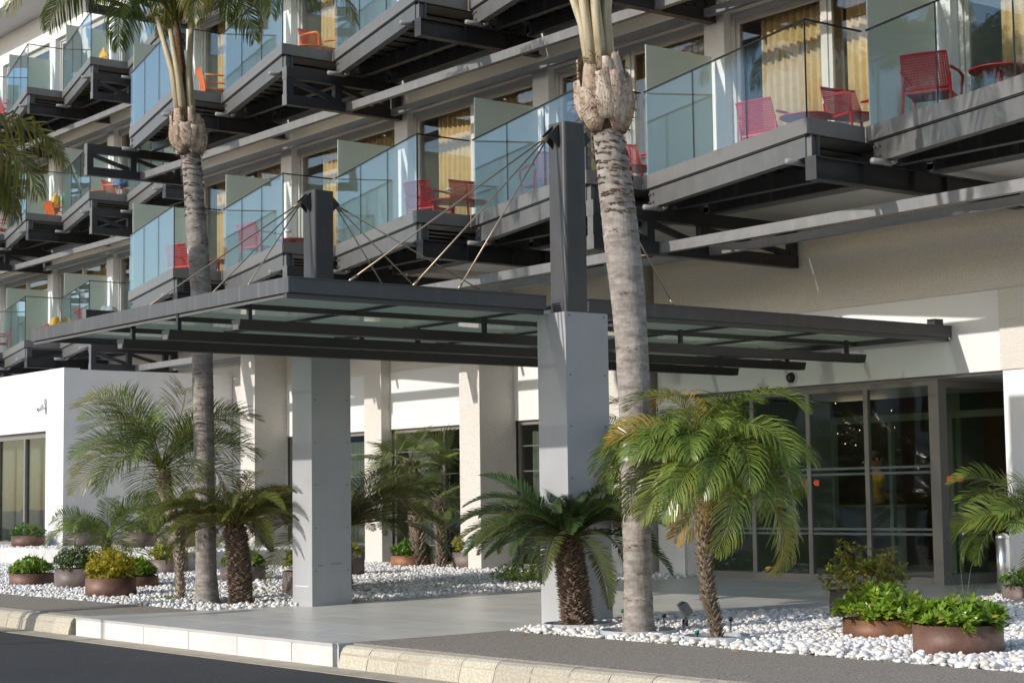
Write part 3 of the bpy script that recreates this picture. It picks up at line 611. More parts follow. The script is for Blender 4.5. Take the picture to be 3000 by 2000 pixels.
# three hanging black heater troughs
for (lx, ly), (rx, ry) in (((740, 942), (2467, 1056)), ((498, 978), (2333, 1074)), ((312, 1014), (2205, 1084))):
    a = onz(lx, ly, 2.74); b = onz(rx, ry, 2.74); x = (a.x+b.x)/2; y0, y1 = a.y, min(b.y, 17.1)
    pr = [(-.055, -.05), (.055, -.05), (.085, .045), (-.085, .045)]
    m = MB(); m.v = [(x+p, y0, 2.74+q) for p, q in pr]+[(x+p, y1, 2.74+q) for p, q in pr]
    m.f = [(0, 1, 2, 3), (7, 6, 5, 4)]+[(i, 4+i, 4+(i+1) % 4, (i+1) % 4) for i in range(4)]
    t = K(m, 'heater_trough', 'trough')
    for k in range(4): yy = y0+.12+(y1-y0-.4)*k/3; K(MB().box((x-.02, yy, 2.786), (x+.02, yy+.04, CZB+.004)), 'hanger', 'dark', t)
    for k in range(7): yy = y0+.6+(y1-y0-1.2)*k/6; K(MB().box((x+.055, yy, 2.786), (x+.08, yy+.16, 2.80)), 'clip', 'galv', t)
    K(MB().box((x-.05, y0-.004, 2.695), (x+.05, y0, 2.74)), 'end_cap', 'galv', t)
cols = []
for cx, mxx in ((-13.68, -13.69), (-18.40, -18.40)):
    c0 = (cx-.22, 11.06); c1 = (cx+.22, 11.60)
    cl = K(MB().box((c0[0]+.01, c0[1]+.01, -.2), (c1[0]-.01, c1[1]-.01, 2.90)), 'column', 'grey_panel')
    for a, b in (((c0[0], c0[1], -.15), (c1[0], c0[1]+.01, 2.915)), ((c1[0]-.01, c0[1]+.0105, -.15), (c1[0], c1[1], 2.915)), ((c0[0], c0[1]+.0105, -.15), (c0[0]+.01, c1[1], 2.915))):
        K(MB().box(a, b), 'cladding_panel', 'grey_panel', cl)
    sc = MB()
    for z in (.3, .8, 1.3, 1.8, 2.3, 2.88): sc.tube([(c1[0], c0[1]+.05, z), (c1[0]+.004, c0[1]+.05, z)], .008, 6).tube([(c1[0], c1[1]-.05, z), (c1[0]+.004, c1[1]-.05, z)], .008, 6)
    K(sc, 'screws', 'dark', cl)
    if cx < -15:
        for ya, yb, zz in ((11.14, 11.21, .36), (11.32, 11.47, .375)): K(MB().box((c1[0], ya, zz), (c1[0]+.002, yb, zz+.006)), 'scratch', 'dark', cl)
        K(MB().box((c0[0]+.06, c0[1]-.002, .12), (c0[0]+.36, c0[1], .128)), 'scratch', 'white', cl)
    ms = MB(); w, h, r = .135, .14, .035; pr = []
    for qx, qy, a0 in ((w-r, h-r, 0), (-w+r, h-r, 90), (-w+r, -h+r, 180), (w-r, -h+r, 270)):
        for a in (0, 30, 60, 90): t = math.radians(a0+a); pr.append((mxx+qx+r*math.cos(t), 11.3+qy+r*math.sin(t)))
    ms.prism(pr, 2.9, 4.82); mo = K(ms, 'mast', 'steel')
    for sgn in (-1, 1):
        yb = 11.3+sgn*h
        for q in (-.05, .05):
            pl = MB(); pl.v = [(mxx+q+dx, yb, z) for dx in (-.007, .007) for z in (4.56, 4.80)]+[(mxx+q+dx, yb+sgn*.13, 4.68) for dx in (-.007, .007)]
            pl.f = [(0, 1, 4), (2, 5, 3), (0, 4, 5, 2), (1, 3, 5, 4), (0, 2, 3, 1)]; K(pl, 'bracket', 'dark', mo)
    for yq in ((8.75, 9.45, 9.97, 12.73) if cx > -15 else (8.75, 9.45, 9.97, 12.73, 13.57, 15.4)):
        s = -1 if yq < 11.3 else 1; a = Vector((mxx+(.0 if s < 0 else .01), 11.3+s*(h+.08), 4.69)); b = Vector((mxx-.03, yq, CZT))
        rd_ = K(MB().tube([a, b], .0085, 8), 'tie_rod', 'rod', smooth=True)
        K(MB().tube([a, a+(b-a)*.05], .013, 8), 'clevis', 'rod', rd_, smooth=True); K(MB().tube([b+(a-b)*.035, b], .013, 8), 'clevis', 'rod', rd_, smooth=True)
lt = onx(2738, 950, -13.75)
K(MB().box((-13.82, 16.9, CZT), (-13.7, 17.05, CZT+.07)), 'junction_box', 'dark')

# ------------------------------------------------------------------ palms and plants
def frond_mesh(name, L, nl, ll, lw, e0, bend, droop, seed, m, vang=35, petiole=.12, brown=0., tipb=.1, rachis=.014, sweep=0.5, plum=0., both=None):
    """feather leaf lying along +X; e0 start elevation, bend total turn downwards (radians)"""
    r = random.Random(seed); b = MB(); N = 22; P = [Vector((0, 0, 0))]; T = []; side = r.uniform(-.12, .12)
    for i in range(N):
        t = (i+.5)/N; el = e0-bend*t**1.4; az = side*t; T.append(Vector((math.cos(el)*math.cos(az), math.cos(el)*math.sin(az), math.sin(el)))); P.append(P[-1]+T[-1]*(L/N))
    T.append(T[-1])
    n0 = len(b.v); b.tube(P[::2]+[P[-1]], [rachis*(1-.85*i/(len(P[::2]))) for i in range(len(P[::2])+1)], 4, False)
    b.t += [(.15+brown, .9, 0)]*(len(b.v)-n0)
    for i in range(nl):
        t = petiole+(1-petiole)*(i+.5)/nl
        fi = t*N; k = min(int(fi), N-1); p = P[k].lerp(P[k+1], fi-k); d = T[k]
        env = math.sin(math.pi*min(1, (t-petiole)/(1-petiole)*.86+.12))**.7
        for s in (-1, 1):
            sd = Vector((0, 0, 1)).cross(d); sd = sd.normalized() if sd.length > .01 else Vector((0, 1, 0)); up = d.cross(sd)
            if up.z < 0 and e0 < 2: pass
            va = math.radians(vang+r.gauss(0, 5)+(r.uniform(-1, 1)*plum)); fw = sweep+.55*t+r.gauss(0, .06)
            dr = (sd*(s*math.cos(va))+up*math.sin(va)+d*fw).normalized(); l = ll*env*r.uniform(.88, 1.08); w = lw*r.uniform(.8, 1.1)
            g = Vector((0, 0, -1)); p1 = p+dr*(l*.45)+g*(l*.05*droop); d2 = (dr+g*droop*r.uniform(.75, 1.25)).normalized(); p2 = p1+d2*(l*.38); d3 = (d2+g*droop*.9).normalized(); p3 = p2+d3*(l*.2)
            wv = d.cross(dr).cross(dr); wv = wv.normalized()*(w/2) if wv.length > .01 else d*(w/2)
            n = len(b.v); b.v += [tuple(p-wv*.4), tuple(p+wv*.4), tuple(p1-wv), tuple(p1+wv), tuple(p2-wv*.7), tuple(p2+wv*.7), tuple(p3)]
            b.f += [(n, n+1, n+3, n+2), (n+2, n+3, n+5, n+4), (n+4, n+5, n+6)]
            br = min(1, brown*r.uniform(.4, 1.5)); tb = min(1, br+(tipb*r.uniform(0, 2) if r.random() < .6 else 0)); gv = r.random()
            b.t += [(br, gv, 0)]*4+[(min(1, br+tb*.3), gv, 0)]*2+[(tb, gv, 0)]
    return b.mesh(name, m)
def put_frond(root, data, loc, az, tilt=0, roll=0, s=1, name='frond'):
    o = link(name, data, root, loc); o.rotation_mode = 'ZYX'
    o.rotation_euler = (roll, tilt, az); o.scale = (s, s, s); return o
def spikes(m, path, rad, n, ln, wd, seed, up=.6, z0=0., z1=1.):
    r = random.Random(seed); path = [Vector(p) for p in path]; k = len(path)-1
    for i in range(n):
        t = z0+(z1-z0)*(i+.5)/n; f = t*k; q = min(int(f), k-1); p = path[q].lerp(path[q+1], f-q); R = rad[q]+(rad[q+1]-rad[q])*(f-q)
        a = i*2.399+r.gauss(0, .12); o = Vector((math.cos(a), math.sin(a), 0)); tv = Vector((-math.sin(a), math.cos(a), 0)); l = ln*r.uniform(.7, 1.3); w = wd*r.uniform(.8, 1.2)
        c = p+o*R*.88; tip = c+o*l+Vector((0, 0, up*l)); n0 = len(m.v)
        m.v += [tuple(c-tv*w/2-Vector((0, 0, w*.35))), tuple(c+tv*w/2-Vector((0, 0, w*.35))), tuple(c+tv*w/2+Vector((0, 0, w*.35))), tuple(c-tv*w/2+Vector((0, 0, w*.35))), tuple(tip-tv*w*.22), tuple(tip+tv*w*.22)]
        m.f += [(n0, n0+1, n0+5, n0+4), (n0+1, n0+2, n0+5), (n0+3, n0, n0+4), (n0+2, n0+3, n0+4, n0+5)]
def ring(root, x, y, r, h=.055):
    g = MB().lathe([(r-.012, -.06), (r, -.06), (r, h), (r-.012, h)], 40, (0, 0, 0), True).build('edging_ring', 'ringgrey', root, True)
    s = MB().lathe([(.0, .03), (r*.5, .034), (r-.013, .02)], 24).build('soil', 'soil', root); return g, s

# --- queen palms
def queen_palm(label, base, path, widths, boot, petiolepx, fr, seed, name='queen_palm', sags=(), hup=1.2, scars=None):
    root = thing(name, label, 'palm tree', base); r = random.Random(seed)
    P = [atd(x, y, base)-base for x, y in path]; pxm = FPX/((Vector(base)-Vector((0, 0, CZ))).dot(Vector(_F)))
    W = [w/pxm/2 for w in widths]; P[0].z -= .1
    # finely ringed trunk
    pts, rad, marks = [], [], []
    for i in range(len(P)-1):
        n = max(2, int((P[i+1]-P[i]).length/.035))
        for k in range(n): t = k/n; pts.append(P[i].lerp(P[i+1], t)); rad.append(W[i]+(W[i+1]-W[i])*t)
    pts.append(P[-1]); rad.append(W[-1])
    nx = 0; zz = 0
    for i in range(len(pts)):
        h = pts[i].z
        rad[i] *= 1+r.uniform(-.012, .012)
        if h > nx: rad[i] *= 1.014; marks.append(i); nx = h+(scars or (lambda q: .3))(P[-1].z-h)*r.uniform(.6, 1.4)
    MB().tube(pts, rad, 22).build('trunk', 'bark', root, True)
    sc = MB()
    for i in marks:
        if i+1 >= len(pts): continue
        up = pts[i].z > P[-1].z-.9
        R = rad[i]*1.012; c = pts[i]
        for k in range(34 if up else 60):
            if r.random() < (.15 if up else .62): continue
            a = r.uniform(0, 6.28); o = Vector((math.cos(a), math.sin(a), 0)); tv = Vector((-o.y, o.x, 0)); w = r.uniform(.015, .05) if up else r.uniform(.006, .02); hh = r.uniform(.006, .02 if up else .016)
            q = c+o*R*(.995)+Vector((0, 0, r.gauss(0, .012 if up else .008))); n0 = len(sc.v)
            sc.v += [tuple(q-tv*w), tuple(q+tv*w), tuple(q+o*(.012 if up else .004)+tv*w*.6-Vector((0, 0, hh))), tuple(q+o*(.012 if up else .004)-tv*w*.5-Vector((0, 0, hh*.8)))]; sc.f.append((n0, n0+1, n0+2, n0+3))
    sc.build('leaf_scars', 'scar', root)
    # swollen crown of old leaf bases
    top = P[-1]; bw, bh, tw = boot; bw /= 2*pxm; bh /= pxm; tw /= 2*pxm
    lean = (P[-1]-P[-2]).normalized(); lean = (lean+Vector((0, 0, .6))).normalized()
    core = MB().tube([top+lean*(bh*t) for t in (-.02, .1, .25, .45, .7, 1.0)], [W[-1]*.95, bw*.72, bw*.86, bw*.84, bw*.7, tw*.7], 16).build('fibre_core', 'fibre', root, True)
    for k in range(14):
        a = k*2.399+r.uniform(-.15, .15); lev = k//4; m = MB(); z0 = bh*(-.02+.14*lev); z1 = z0+bh*r.uniform(.55, .85)
        steps = 8; hw = (.85, .72, .55, .42)[lev]*r.uniform(.8, 1.1); fl = r.uniform(.01, .05); cols5 = (-1, -.5, 0, .5, 1); jag = [r.uniform(-.05, .03)*bh for _ in cols5]
        for q in range(steps+1):
            t = q/steps
            for ui, u in enumerate(cols5):
                z = z0+(z1-z0)*t+(jag[ui] if q == steps else 0); zz = z/bh
                R = (W[-1]*1.02+(bw*.95-W[-1])*min(1, max(0, zz)*3)**.7 if zz < .45 else bw*.95+(tw-bw*.95)*(zz-.45)/.6)+.006+fl*t**2
                half = hw*(1-.5*t**1.2)*(.5+.5*min(1, t*4)); aa = a+u*half; c = top+lean*z
                m.v.append(tuple(c+Vector((math.cos(aa), math.sin(aa), 0))*(R+.02*(1-u*u)+r.uniform(-.003, .003))))
        for q in range(steps):
            for u in range(4): n0 = q*5+u; m.f.append((n0, n0+1, n0+6, n0+5))
        o = m.build('leaf_base', 'boot', root, True); sd = o.modifiers.new('s', 'SOLIDIFY'); sd.thickness = .012; sd.offset = 1
    fb = MB()
    for k in range(620):
        a = r.uniform(0, 6.28); z = r.uniform(-.02, 1.05)*bh; zz = z/bh; R = (W[-1]+(bw-W[-1])*min(1, max(0, zz)*3)**.7 if zz < .45 else bw+(tw-bw)*(zz-.45)/.6)
        o = Vector((math.cos(a), math.sin(a), 0)); c = top+lean*z+o*R*.95; l = r.uniform(.03, .12); c += o*.02; e = c+o*l*.55+Vector((r.uniform(-.04, .04), r.uniform(-.04, .04), r.uniform(-.08, .06))); fb.tube([c, c.lerp(e, .5)+Vector((0, 0, .01)), e], [.0045, .0035, .001], 3, False)
    fb.build('fibres', 'fibre', root)
    crown = top+lean*(bh*.9)
    MB().tube([crown-lean*.1, crown+lean*.35, crown+lean*(hup*.75), crown+lean*hup], [tw*.62, tw*.5, tw*.38, .03], 12).build('crown_shaft', 'fibre', root, True)
    for k, (ax, lnn) in enumerate(petiolepx):    # upright petiole sheaths
        a = math.radians(ax); o = Vector((math.cos(a), math.sin(a), 0)); p0 = crown+o*tw*.6-lean*.12
        MB().tube([p0, p0+lean*lnn*.5+o*.03, p0+lean*lnn+o*.16], [.058, .046, .03], 8).build('petiole', 'petgreen' if k == 1 else 'petiole', root, True)
    for v in range(7): pass
    var = [frond_mesh('frond', fr*(.9+.05*v), 86, .66, .021, 1.05, 2.2, 2.1, seed*10+v, 'queen', 20, .16, (0, 0, .03, .0, .12, .0, .25)[v], .16, .022, .45, 22) for v in range(7)]
    hc = crown+lean*hup
    nf = 22
    for k in range(nf):
        az = k*2.399+seed; lev = k/nf
        put_frond(root, var[k % 7], hc+Vector((math.cos(az)*.05, math.sin(az)*.05, .1*lev)), az, -.28+.75*(1-lev)-.35*lev*0+r.uniform(-.08, .08), r.uniform(-.3, .3), r.uniform(.9, 1.08))
    for az, tilt, s in sags: put_frond(root, var[6], hc, math.radians(az), tilt, 0, s)
    return root
p1 = queen_palm('tall grey ringed palm standing left of the canopy beside the short brown cycad', gP1,
    [(607, 1766), (604, 1680), (601, 1500), (598, 1300), (594, 1120), (592, 960), (589, 850), (580, 720), (572, 620), (566, 540), (560, 470), (557, 452)],
    [80, 62, 58, 60, 62, 61, 62, 62, 60, 58, 56, 58], (100, 125, 66), ((20, 1.3), (100, 1.4), (170, 1.2), (250, 1.4), (310, 1.2)), 2.6, 3, sags=((-20, .45, .9), (75, .3, .95), (200, .4, .9), (150, .3, .9)), hup=1.25, scars=lambda q: .07 if q < .9 else (.22 if q < 2.2 else .26))
p2 = queen_palm('tall grey ringed palm with ragged pale crown base standing in white pebbles before the entrance', gP2,
    [(1873, 1862), (1871, 1790), (1868, 1700), (1865, 1500), (1862, 1300), (1858, 1150), (1850, 1000), (1838, 850), (1823, 720), (1812, 620), (1800, 520), (1788, 430), (1780, 385)],
    [104, 88, 82, 86, 92, 96, 98, 104, 108, 106, 102, 94, 90], (160, 215, 95), ((30, 1.2), (95, 1.5), (150, 1.4), (215, 1.1), (275, 1.5), (330, 1.3)), 3.0, 8, hup=1.9, scars=lambda q: .05 if q < .75 else (.12 if q < 1.2 else (.55 if q < 3.4 else .32)))
ring(p2, 0, 0, .345)
# palm whose trunk stands outside the left edge; its fronds hang into view
pb0 = Vector((-24.2, 8.2-.0, -.14)); pb0 = Vector((-21.6, 7.3, RZ))
pb0 = Vector((-20.0, 9.4, gz(9.4))); _e = ray(-330, 1750); _t = 22.0/math.hypot(_e[0], _e[1]); pb0 = Vector((_e[0]*_t, _e[1]*_t, gz(_e[1]*_t)))
p0 = queen_palm('palm with long drooping feather fronds reaching in over the balconies of the set back wing', pb0,
    [(-330, 1790), (-330, 1500), (-328, 1200), (-326, 1050), (-325, 950)], [80, 60, 60, 58, 58], (100, 120, 66), ((20, .8), (140, 1.0), (260, .9)), 1.75, 5, sags=((45, .0, 1.25), (30, .25, 1.2)), hup=1.1)

# --- cycads
def cycad(label, base, crownpx, wpx, L, seed, m, nf=34, low=.42, name='cycad'):
    root = thing(name, label, 'cycad', base); r = random.Random(seed)
    pxm = FPX/((Vector(base)-Vector((0, 0, CZ))).dot(Vector(_F))); top = atd(*crownpx, base)-base
    w0, w1 = wpx[0]/pxm/2, wpx[1]/pxm/2; path = [Vector((0, 0, -.08)), top*.25, top*.5, top*.75, top]; rad = [w0*1.08, w0, (w0+w1)/2*.97, w1, w1*.9]
    MB().tube(path, [q*.93 for q in rad], 18).build('trunk', 'cyctrunk', root, True)
    s = MB(); spikes(s, path, rad, 620, .05, .035, seed, .35, .06, 1.0); s.build('old_leaf_bases', 'cyctrunk', root)
    var = [frond_mesh('frond', L*(.92+.04*v), 72, L*.16, .0125, .55, .95+.14*v, .2, seed*20+v, m, 28, .10, (0, 0, 0, .10, .0)[v], .10, .014, .55) for v in range(5)]
    for k in range(nf):
        lev = k/nf; az = k*2.399+seed*.7
        put_frond(root, var[(k*3) % 5], top+Vector((math.cos(az), math.sin(az), 0))*w1*.5+Vector((0, 0, .04)), az, low-(low+.62)*lev**.9+r.uniform(-.1, .1), r.uniform(-.25, .25), r.uniform(.88, 1.06)*(1 if lev < .85 else .8))
    s2 = MB()
    for k in range(60):
        a = r.uniform(0, 6.28); c = top+Vector((math.cos(a), math.sin(a), 0))*w1*r.uniform(.2, .9); s2.tube([c, c+Vector((math.cos(a)*.03, math.sin(a)*.03, r.uniform(.06, .14)))], [.012, .002], 4, False)
    s2.build('crown_core', 'fibre', root); return root
c1 = cycad('short cycad with thick brown trunk and olive fronds beside the left grey column', gC1, (690, 1545), (66, 62), 1.15, 2, 'cycad2', 44, .36)
c3 = cycad('short cycad with shaggy trunk and dark green fronds in front of the right grey column', gC3, (1662, 1580), (84, 78), 1.14, 5, 'cycad', 54, .5)
ring(c3, 0, 0, .33)
c2 = cycad('dark cycad with upswept fronds behind the left grey column', G(1000, 1722), (995, 1550), (60, 60), 1.75, 9, 'cycad2', 46, .25)

# --- pygmy date palms
def date_palm(label, base, path, widths, L, seed, m='phoenix', nf=44, trunk='phxtrunk', shag=260, brown=.5, name='date_palm', low=.95, bend=1.55, lfd=.38):
    root = thing(name, label, 'palm tree', base); r = random.Random(seed)
    pxm = FPX/((Vector(base)-Vector((0, 0, CZ))).dot(Vector(_F))); P = [atd(x, y, base)-base for x, y in path]; P[0].z -= .08; W = [w/pxm/2 for w in widths]
    pts = []; rad = []
    for i in range(len(P)-1):
        for k in range(5): t = k/5; pts.append(P[i].lerp(P[i+1], t)); rad.append((W[i]+(W[i+1]-W[i])*t))
    pts.append(P[-1]); rad.append(W[-1])
    MB().tube(pts, [q*.9 for q in rad], 12).build('trunk', trunk, root, True)
    s = MB(); spikes(s, pts, rad, shag, .035, .03, seed, 1.1); s.build('old_leaf_bases', trunk, root)
    top = P[-1]
    var = [frond_mesh('frond', L*(.9+.06*v), 46, L*.30, .0135, .80, bend+.12*v, lfd, seed*30+v, m, 26, .18, (0, 0, .0, .02, .07, brown*.6)[v], .16, .010, .5, 10) for v in range(6)]
    for k in range(nf):
        lev = k/nf; az = k*2.399+seed; v = 5 if lev < .09 else (4 if lev < .2 else k % 4)
        put_frond(root, var[v], top+Vector((math.cos(az)*.03, math.sin(az)*.03, .08*lev)), az, (low-1.75*lev)+r.uniform(-.1, .1), r.uniform(-.25, .25), r.uniform(.85, 1.08))
    return root
d1 = date_palm('feathery date palm with pale knobbly trunk before the shaded side of the low white block', gD1,
    [(528, 1757), (527, 1680), (522, 1600), (505, 1510), (482, 1430), (475, 1375)], [28, 26, 28, 34, 48, 52], 1.5, 4, 'phoenix', 34, 'phxpale', 240, .4)
d4 = date_palm('date palm with leaning brown trunk and yellow tipped fronds in a pebble ring', gD4,
    [(2106, 1880), (2092, 1810), (2079, 1765), (2066, 1660), (2063, 1555), (2070, 1440), (2072, 1385)], [36, 34, 38, 44, 54, 62, 60], 1.1, 7, 'phoenix', 54, 'phxtrunk', 300, .9, low=1.05, bend=1.95, lfd=.8)
ring(d4, 0, 0, .30)
b6 = G(1872, 1803)
d6 = date_palm('date palm with dense overlapping fronds growing between the column and the leaning date palm', b6,
    [(1872, 1805), (1874, 1700), (1880, 1550), (1900, 1440), (1915, 1385)], [36, 40, 50, 60, 60], 1.12, 11, 'phoenix', 44, 'phxtrunk', 260, .35, low=1.05, bend=1.95, lfd=.8)
d3 = date_palm('small date palm on the terrace before the shaded white side wall', Vector((-29.6, 14.9, TZ)),
    [(532, 1600), (531, 1560), (529, 1515)], [20, 24, 26], .85, 13, 'phoenix', 18, 'phxtrunk', 80, .3)
b5 = G(3035, 1770)
d5 = date_palm('date palm with loose light green fronds beside the brushed steel post', b5,
    [(3035, 1770), (3032, 1660), (3030, 1560)], [30, 34, 40], .92, 17, 'phoenix', 28, 'phxtrunk', 120, .1)

# --- fan palms
def fan_leaf(seed):
    r = random.Random(seed); b = MB(); Lp = .42
    b.tube([(0, 0, 0), (Lp*.5, 0, .02), (Lp, 0, .0)], [.008, .006, .005], 4, False); b.t += [(.1, .8, 0)]*len(b.v)
    for k in range(26):
        a = math.radians(-115+230*k/25); l = .40*(1-.25*abs(k-12.5)/12.5)*r.uniform(.92, 1.05); d = Vector((math.cos(a), math.sin(a), .10+.25*math.cos(a*1.0)*0)); w = .012
        tv = Vector((-math.sin(a), math.cos(a), 0)); o = Vector((Lp, 0, 0)); p1 = o+d*(l*.55)+Vector((0, 0, .03)); p2 = o+d*l+Vector((0, 0, -.06*r.random())); n = len(b.v); z = Vector((0, 0, .006))
        b.v += [tuple(o), tuple(p1-tv*w), tuple(p1+z), tuple(p1+tv*w), tuple(p2)]; b.f += [(n, n+1, n+2), (n, n+2, n+3), (n+1, n+4, n+2), (n+2, n+4, n+3)]
        g = r.random(); b.t += [(.05, g, 0)]*4+[(r.uniform(0, .6), g, 0)]
    return b.mesh('fan_leaf', 'fan')
FL = [fan_leaf(s) for s in range(4)]
def fan_palm(label, base, crownpx, wpx, s, nf, seed):
    root = thing('fan_palm', label, 'palm tree', base); r = random.Random(seed); pxm = FPX/((Vector(base)-Vector((0, 0, CZ))).dot(Vector(_F)))
    top = atd(*crownpx, base)-base; w = wpx/pxm/2; path = [Vector((0, 0, -.1)), top*.35+Vector((.03, 0, 0)), top*.7, top]; rad = [w*1.1, w, w, w*1.1]
    MB().tube(path, [q*.85 for q in rad], 10).build('trunk', 'phxtrunk', root, True); m = MB(); spikes(m, path, rad, 260, .06, .035, seed, 1.0); m.build('old_leaf_bases', 'phxpale', root)
    for k in range(nf):
        lev = k/nf; az = k*2.399+seed; put_frond(root, FL[k % 4], top, az, .95-2.1*lev+r.uniform(-.1, .1), r.uniform(-.5, .5), s*r.uniform(.85, 1.1)*(1 if lev > .25 else .75), 'fan_leaf')
    return root
xf = ony(1225, 1500, 17.15); fan_palm('fan palm with shaggy trunk and spiky round leaves before the recessed window', Vector((xf.x, 17.15, gz(17.15))), (1205, 1350), 42, 1.3, 22, 3)
xf = ony(1290, 1500, 17.0); fan_palm('small fan palm with thin trunk between the taller fan palm and the speckled pier', Vector((xf.x, 17.0, gz(17.0))), (1285, 1460), 24, .9, 15, 6)

# --- shrubs
def shrub_mesh(name, R, H, n, m, seed, ll=.05, lw=.02, per=9, spread=1.0, brown=.05, spire=0):
    r = random.Random(seed); b = MB()
    for i in range(n):
        a = r.uniform(0, 6.28); q = math.sqrt(r.random())*spread; top = H*(1-.55*q*q)*r.uniform(.55, 1.0)*(1+spire*max(0, r.gauss(0, .5)))
        z = top if r.random() < .72 else top*r.uniform(.2, .9); c = Vector((R*q*math.cos(a), R*q*math.sin(a), z)); ax = Vector((math.cos(a)*q*.8+r.gauss(0, .25), math.sin(a)*q*.8+r.gauss(0, .25), 1)).normalized()
        st = Vector((c.x*.55, c.y*.55, 0)); 
        if i % 3 == 0:
            n0 = len(b.v); b.tube([st, st.lerp(c, .6)+Vector((0, 0, .02)), c], [.004, .003, .002], 3, False); b.t += [(.5, .6, 0)]*(len(b.v)-n0)
        t1 = ax.cross(Vector((0, 0, 1) if abs(ax.z) < .95 else (1, 0, 0))).normalized(); t2 = ax.cross(t1); g0 = r.random()*.6+.4*min(1, z/H)
        for k in range(per):
            al = 2*math.pi*k/per+r.uniform(-.3, .3); el = r.uniform(.05, .95); o = (t1*math.cos(al)+t2*math.sin(al)); d = (o*math.cos(el)+ax*math.sin(el)).normalized(); l = ll*r.uniform(.7, 1.25); w = lw*r.uniform(.8, 1.2)
            tv = d.cross(ax).normalized()*(w/2); s0 = c-ax*(.035*r.random()); p1 = s0+d*l*.55; p2 = s0+d*l-ax*.1*l; n0 = len(b.v)
            b.v += [tuple(s0), tuple(p1-tv), tuple(p1+tv), tuple(p2)]; b.f += [(n0, n0+1, n0+2), (n0+1, n0+3, n0+2)]; gg = min(1, max(0, g0+r.gauss(0, .15))); bb = 1.0 if r.random() < brown else 0
            b.t += [(bb, gg, 0)]*4
    return b.mesh(name, m)
def grass_mesh(n, L, seed, spread=.06):
    r = random.Random(seed); b = MB()
    for i in range(n):
        a = r.uniform(0, 6.28); o = Vector((math.cos(a), math.sin(a), 0)); t = Vector((-o.y, o.x, 0))*.004; p = o*r.uniform(0, spread); l = L*r.uniform(.5, 1.1); lean = r.uniform(.1, .75); n0 = len(b.v)
        for q in range(5):
            s = q/4; c = p+o*(lean*l*s*s)+Vector((0, 0, l*(s-.45*lean*s*s*s))); b.v += [tuple(c-t*(1-s*.9)), tuple(c+t*(1-s*.9))]; b.t += [(.1*s, r.random(), 0)]*2
        for q in range(4): b.f.append((n0+2*q, n0+2*q+1, n0+2*q+3, n0+2*q+2))
    return b.mesh('grass_tuft', 'grass')
PLANTERS = 'round steel planters on the pebbles'
def planter(label, base, r, h, m, soilh=.03):
    root = thing('planter', label, 'planter', base, random.uniform(0, 6), PLANTERS)
    MB().lathe([(r-.006, -.06), (r, -.06), (r, h), (r-.006, h)], 56, (0, 0, 0), True).build('steel_ring', m, root, True)
    MB().lathe([(.0, h-soilh+.01), (r*.6, h-soilh+.015), (r-.007, h-soilh)], 28).build('soil', 'soil', root); return root
def planted(px, m, plabel, slabel, R=None, H=.2, n=90, sm='pitto2', z=None, base=None, h=None, seed=1, tuft=None, tlabel=None, shrub='shrub', **kw):
    xl, xr, top, bot = px; r = .337
    if base is None: base = G((xl+xr)/2, bot)
    # the bottom pixel is the near rim: the axis stands one radius further back
    v = Vector((base.x, base.y, 0)).normalized(); c = Vector((base.x, base.y, 0))+v*r; c.z = gz(c.y) if z is None else z
    pxm = FPX/((Vector(base)-Vector((0, 0, CZ))).dot(Vector(_F))); hh = h or (bot-top)/pxm
    planter(plabel, c, r, hh, m)
    kw = dict(kw); kw['ll'] = kw.get('ll', .05)*(1.25 if px[0] > 2000 else 1.5); kw['lw'] = kw.get('lw', .02)*(1.25 if px[0] > 2000 else 1.5)
    s = link(shrub, shrub_mesh('shrub', (R or r*.95), H*(1.15 if px[0] > 2000 else 1.5), int(n*(1.3 if px[0] > 2000 else 1.9)), sm, seed, **kw), None, c+Vector((0, 0, hh-.03))); tag(s, slabel, 'shrub')
    if tuft: g = link('grass_tuft', grass_mesh(*tuft), None, c+Vector((.02, .08, hh-.03))); tag(g, tlabel, 'grass')
    return c, hh
planted((28, 158, 1681, 1717), 'rust1', 'low rusty brown planter with leafy green shrub and grass, standing alone beside the terrace wall', 'leafy green shrub under thin grass blades in the planter beside the terrace wall', None, .19, 110, 'pitto', seed=1, tuft=(46, .5, 1), tlabel='thin arching grass rising from the planter beside the terrace wall')
planted((163, 293, 1667, 1725), 'rust2', 'brown planter holding the small feathery palm behind the golden shrub', 'dense dark green shrub around the foot of the small feathery palm', .36, .26, 190, 'darkshrub', seed=2, ll=.035, lw=.012)
cc, hc_ = planted((250, 400, 1694, 1751), 'rust1', 'low rusty brown planter full of golden yellow shrub', 'golden yellow shrub spilling over a low rusty planter', .35, .27, 240, 'golden', seed=3, ll=.028, lw=.014, per=8, spire=.4)
planted((330, 460, 1690, 1724), 'rust1', 'rusty planter half hidden behind the golden shrub planter', 'light green shrub just right of the golden shrub', None, .2, 110, 'pitto', seed=4)
planted((428, 556, 1640, 1682), 'rust2', 'grey brown planter with yellow tipped shrub behind the pale knobbly palm trunk', 'yellow tipped shrub behind the pale knobbly palm trunk', .33, .24, 170, 'golden', seed=5, ll=.03, lw=.014, brown=.45, spire=.3)
planted((645, 779, 1660, 1706), 'rust2', 'grey brown planter behind the brown cycad trunk', 'bright green shrub behind the brown cycad trunk', None, .19, 110, 'pitto', seed=6, tuft=(50, .55, 4), tlabel='upright grass behind the brown cycad trunk')
planted((832, 975, 1675, 1743), 'rust2', 'tall grey brown planter touching the back of the left grey column', 'yellow green shrub behind the left grey column', .33, .3, 170, 'golden', seed=7, ll=.03, lw=.014, brown=.5)
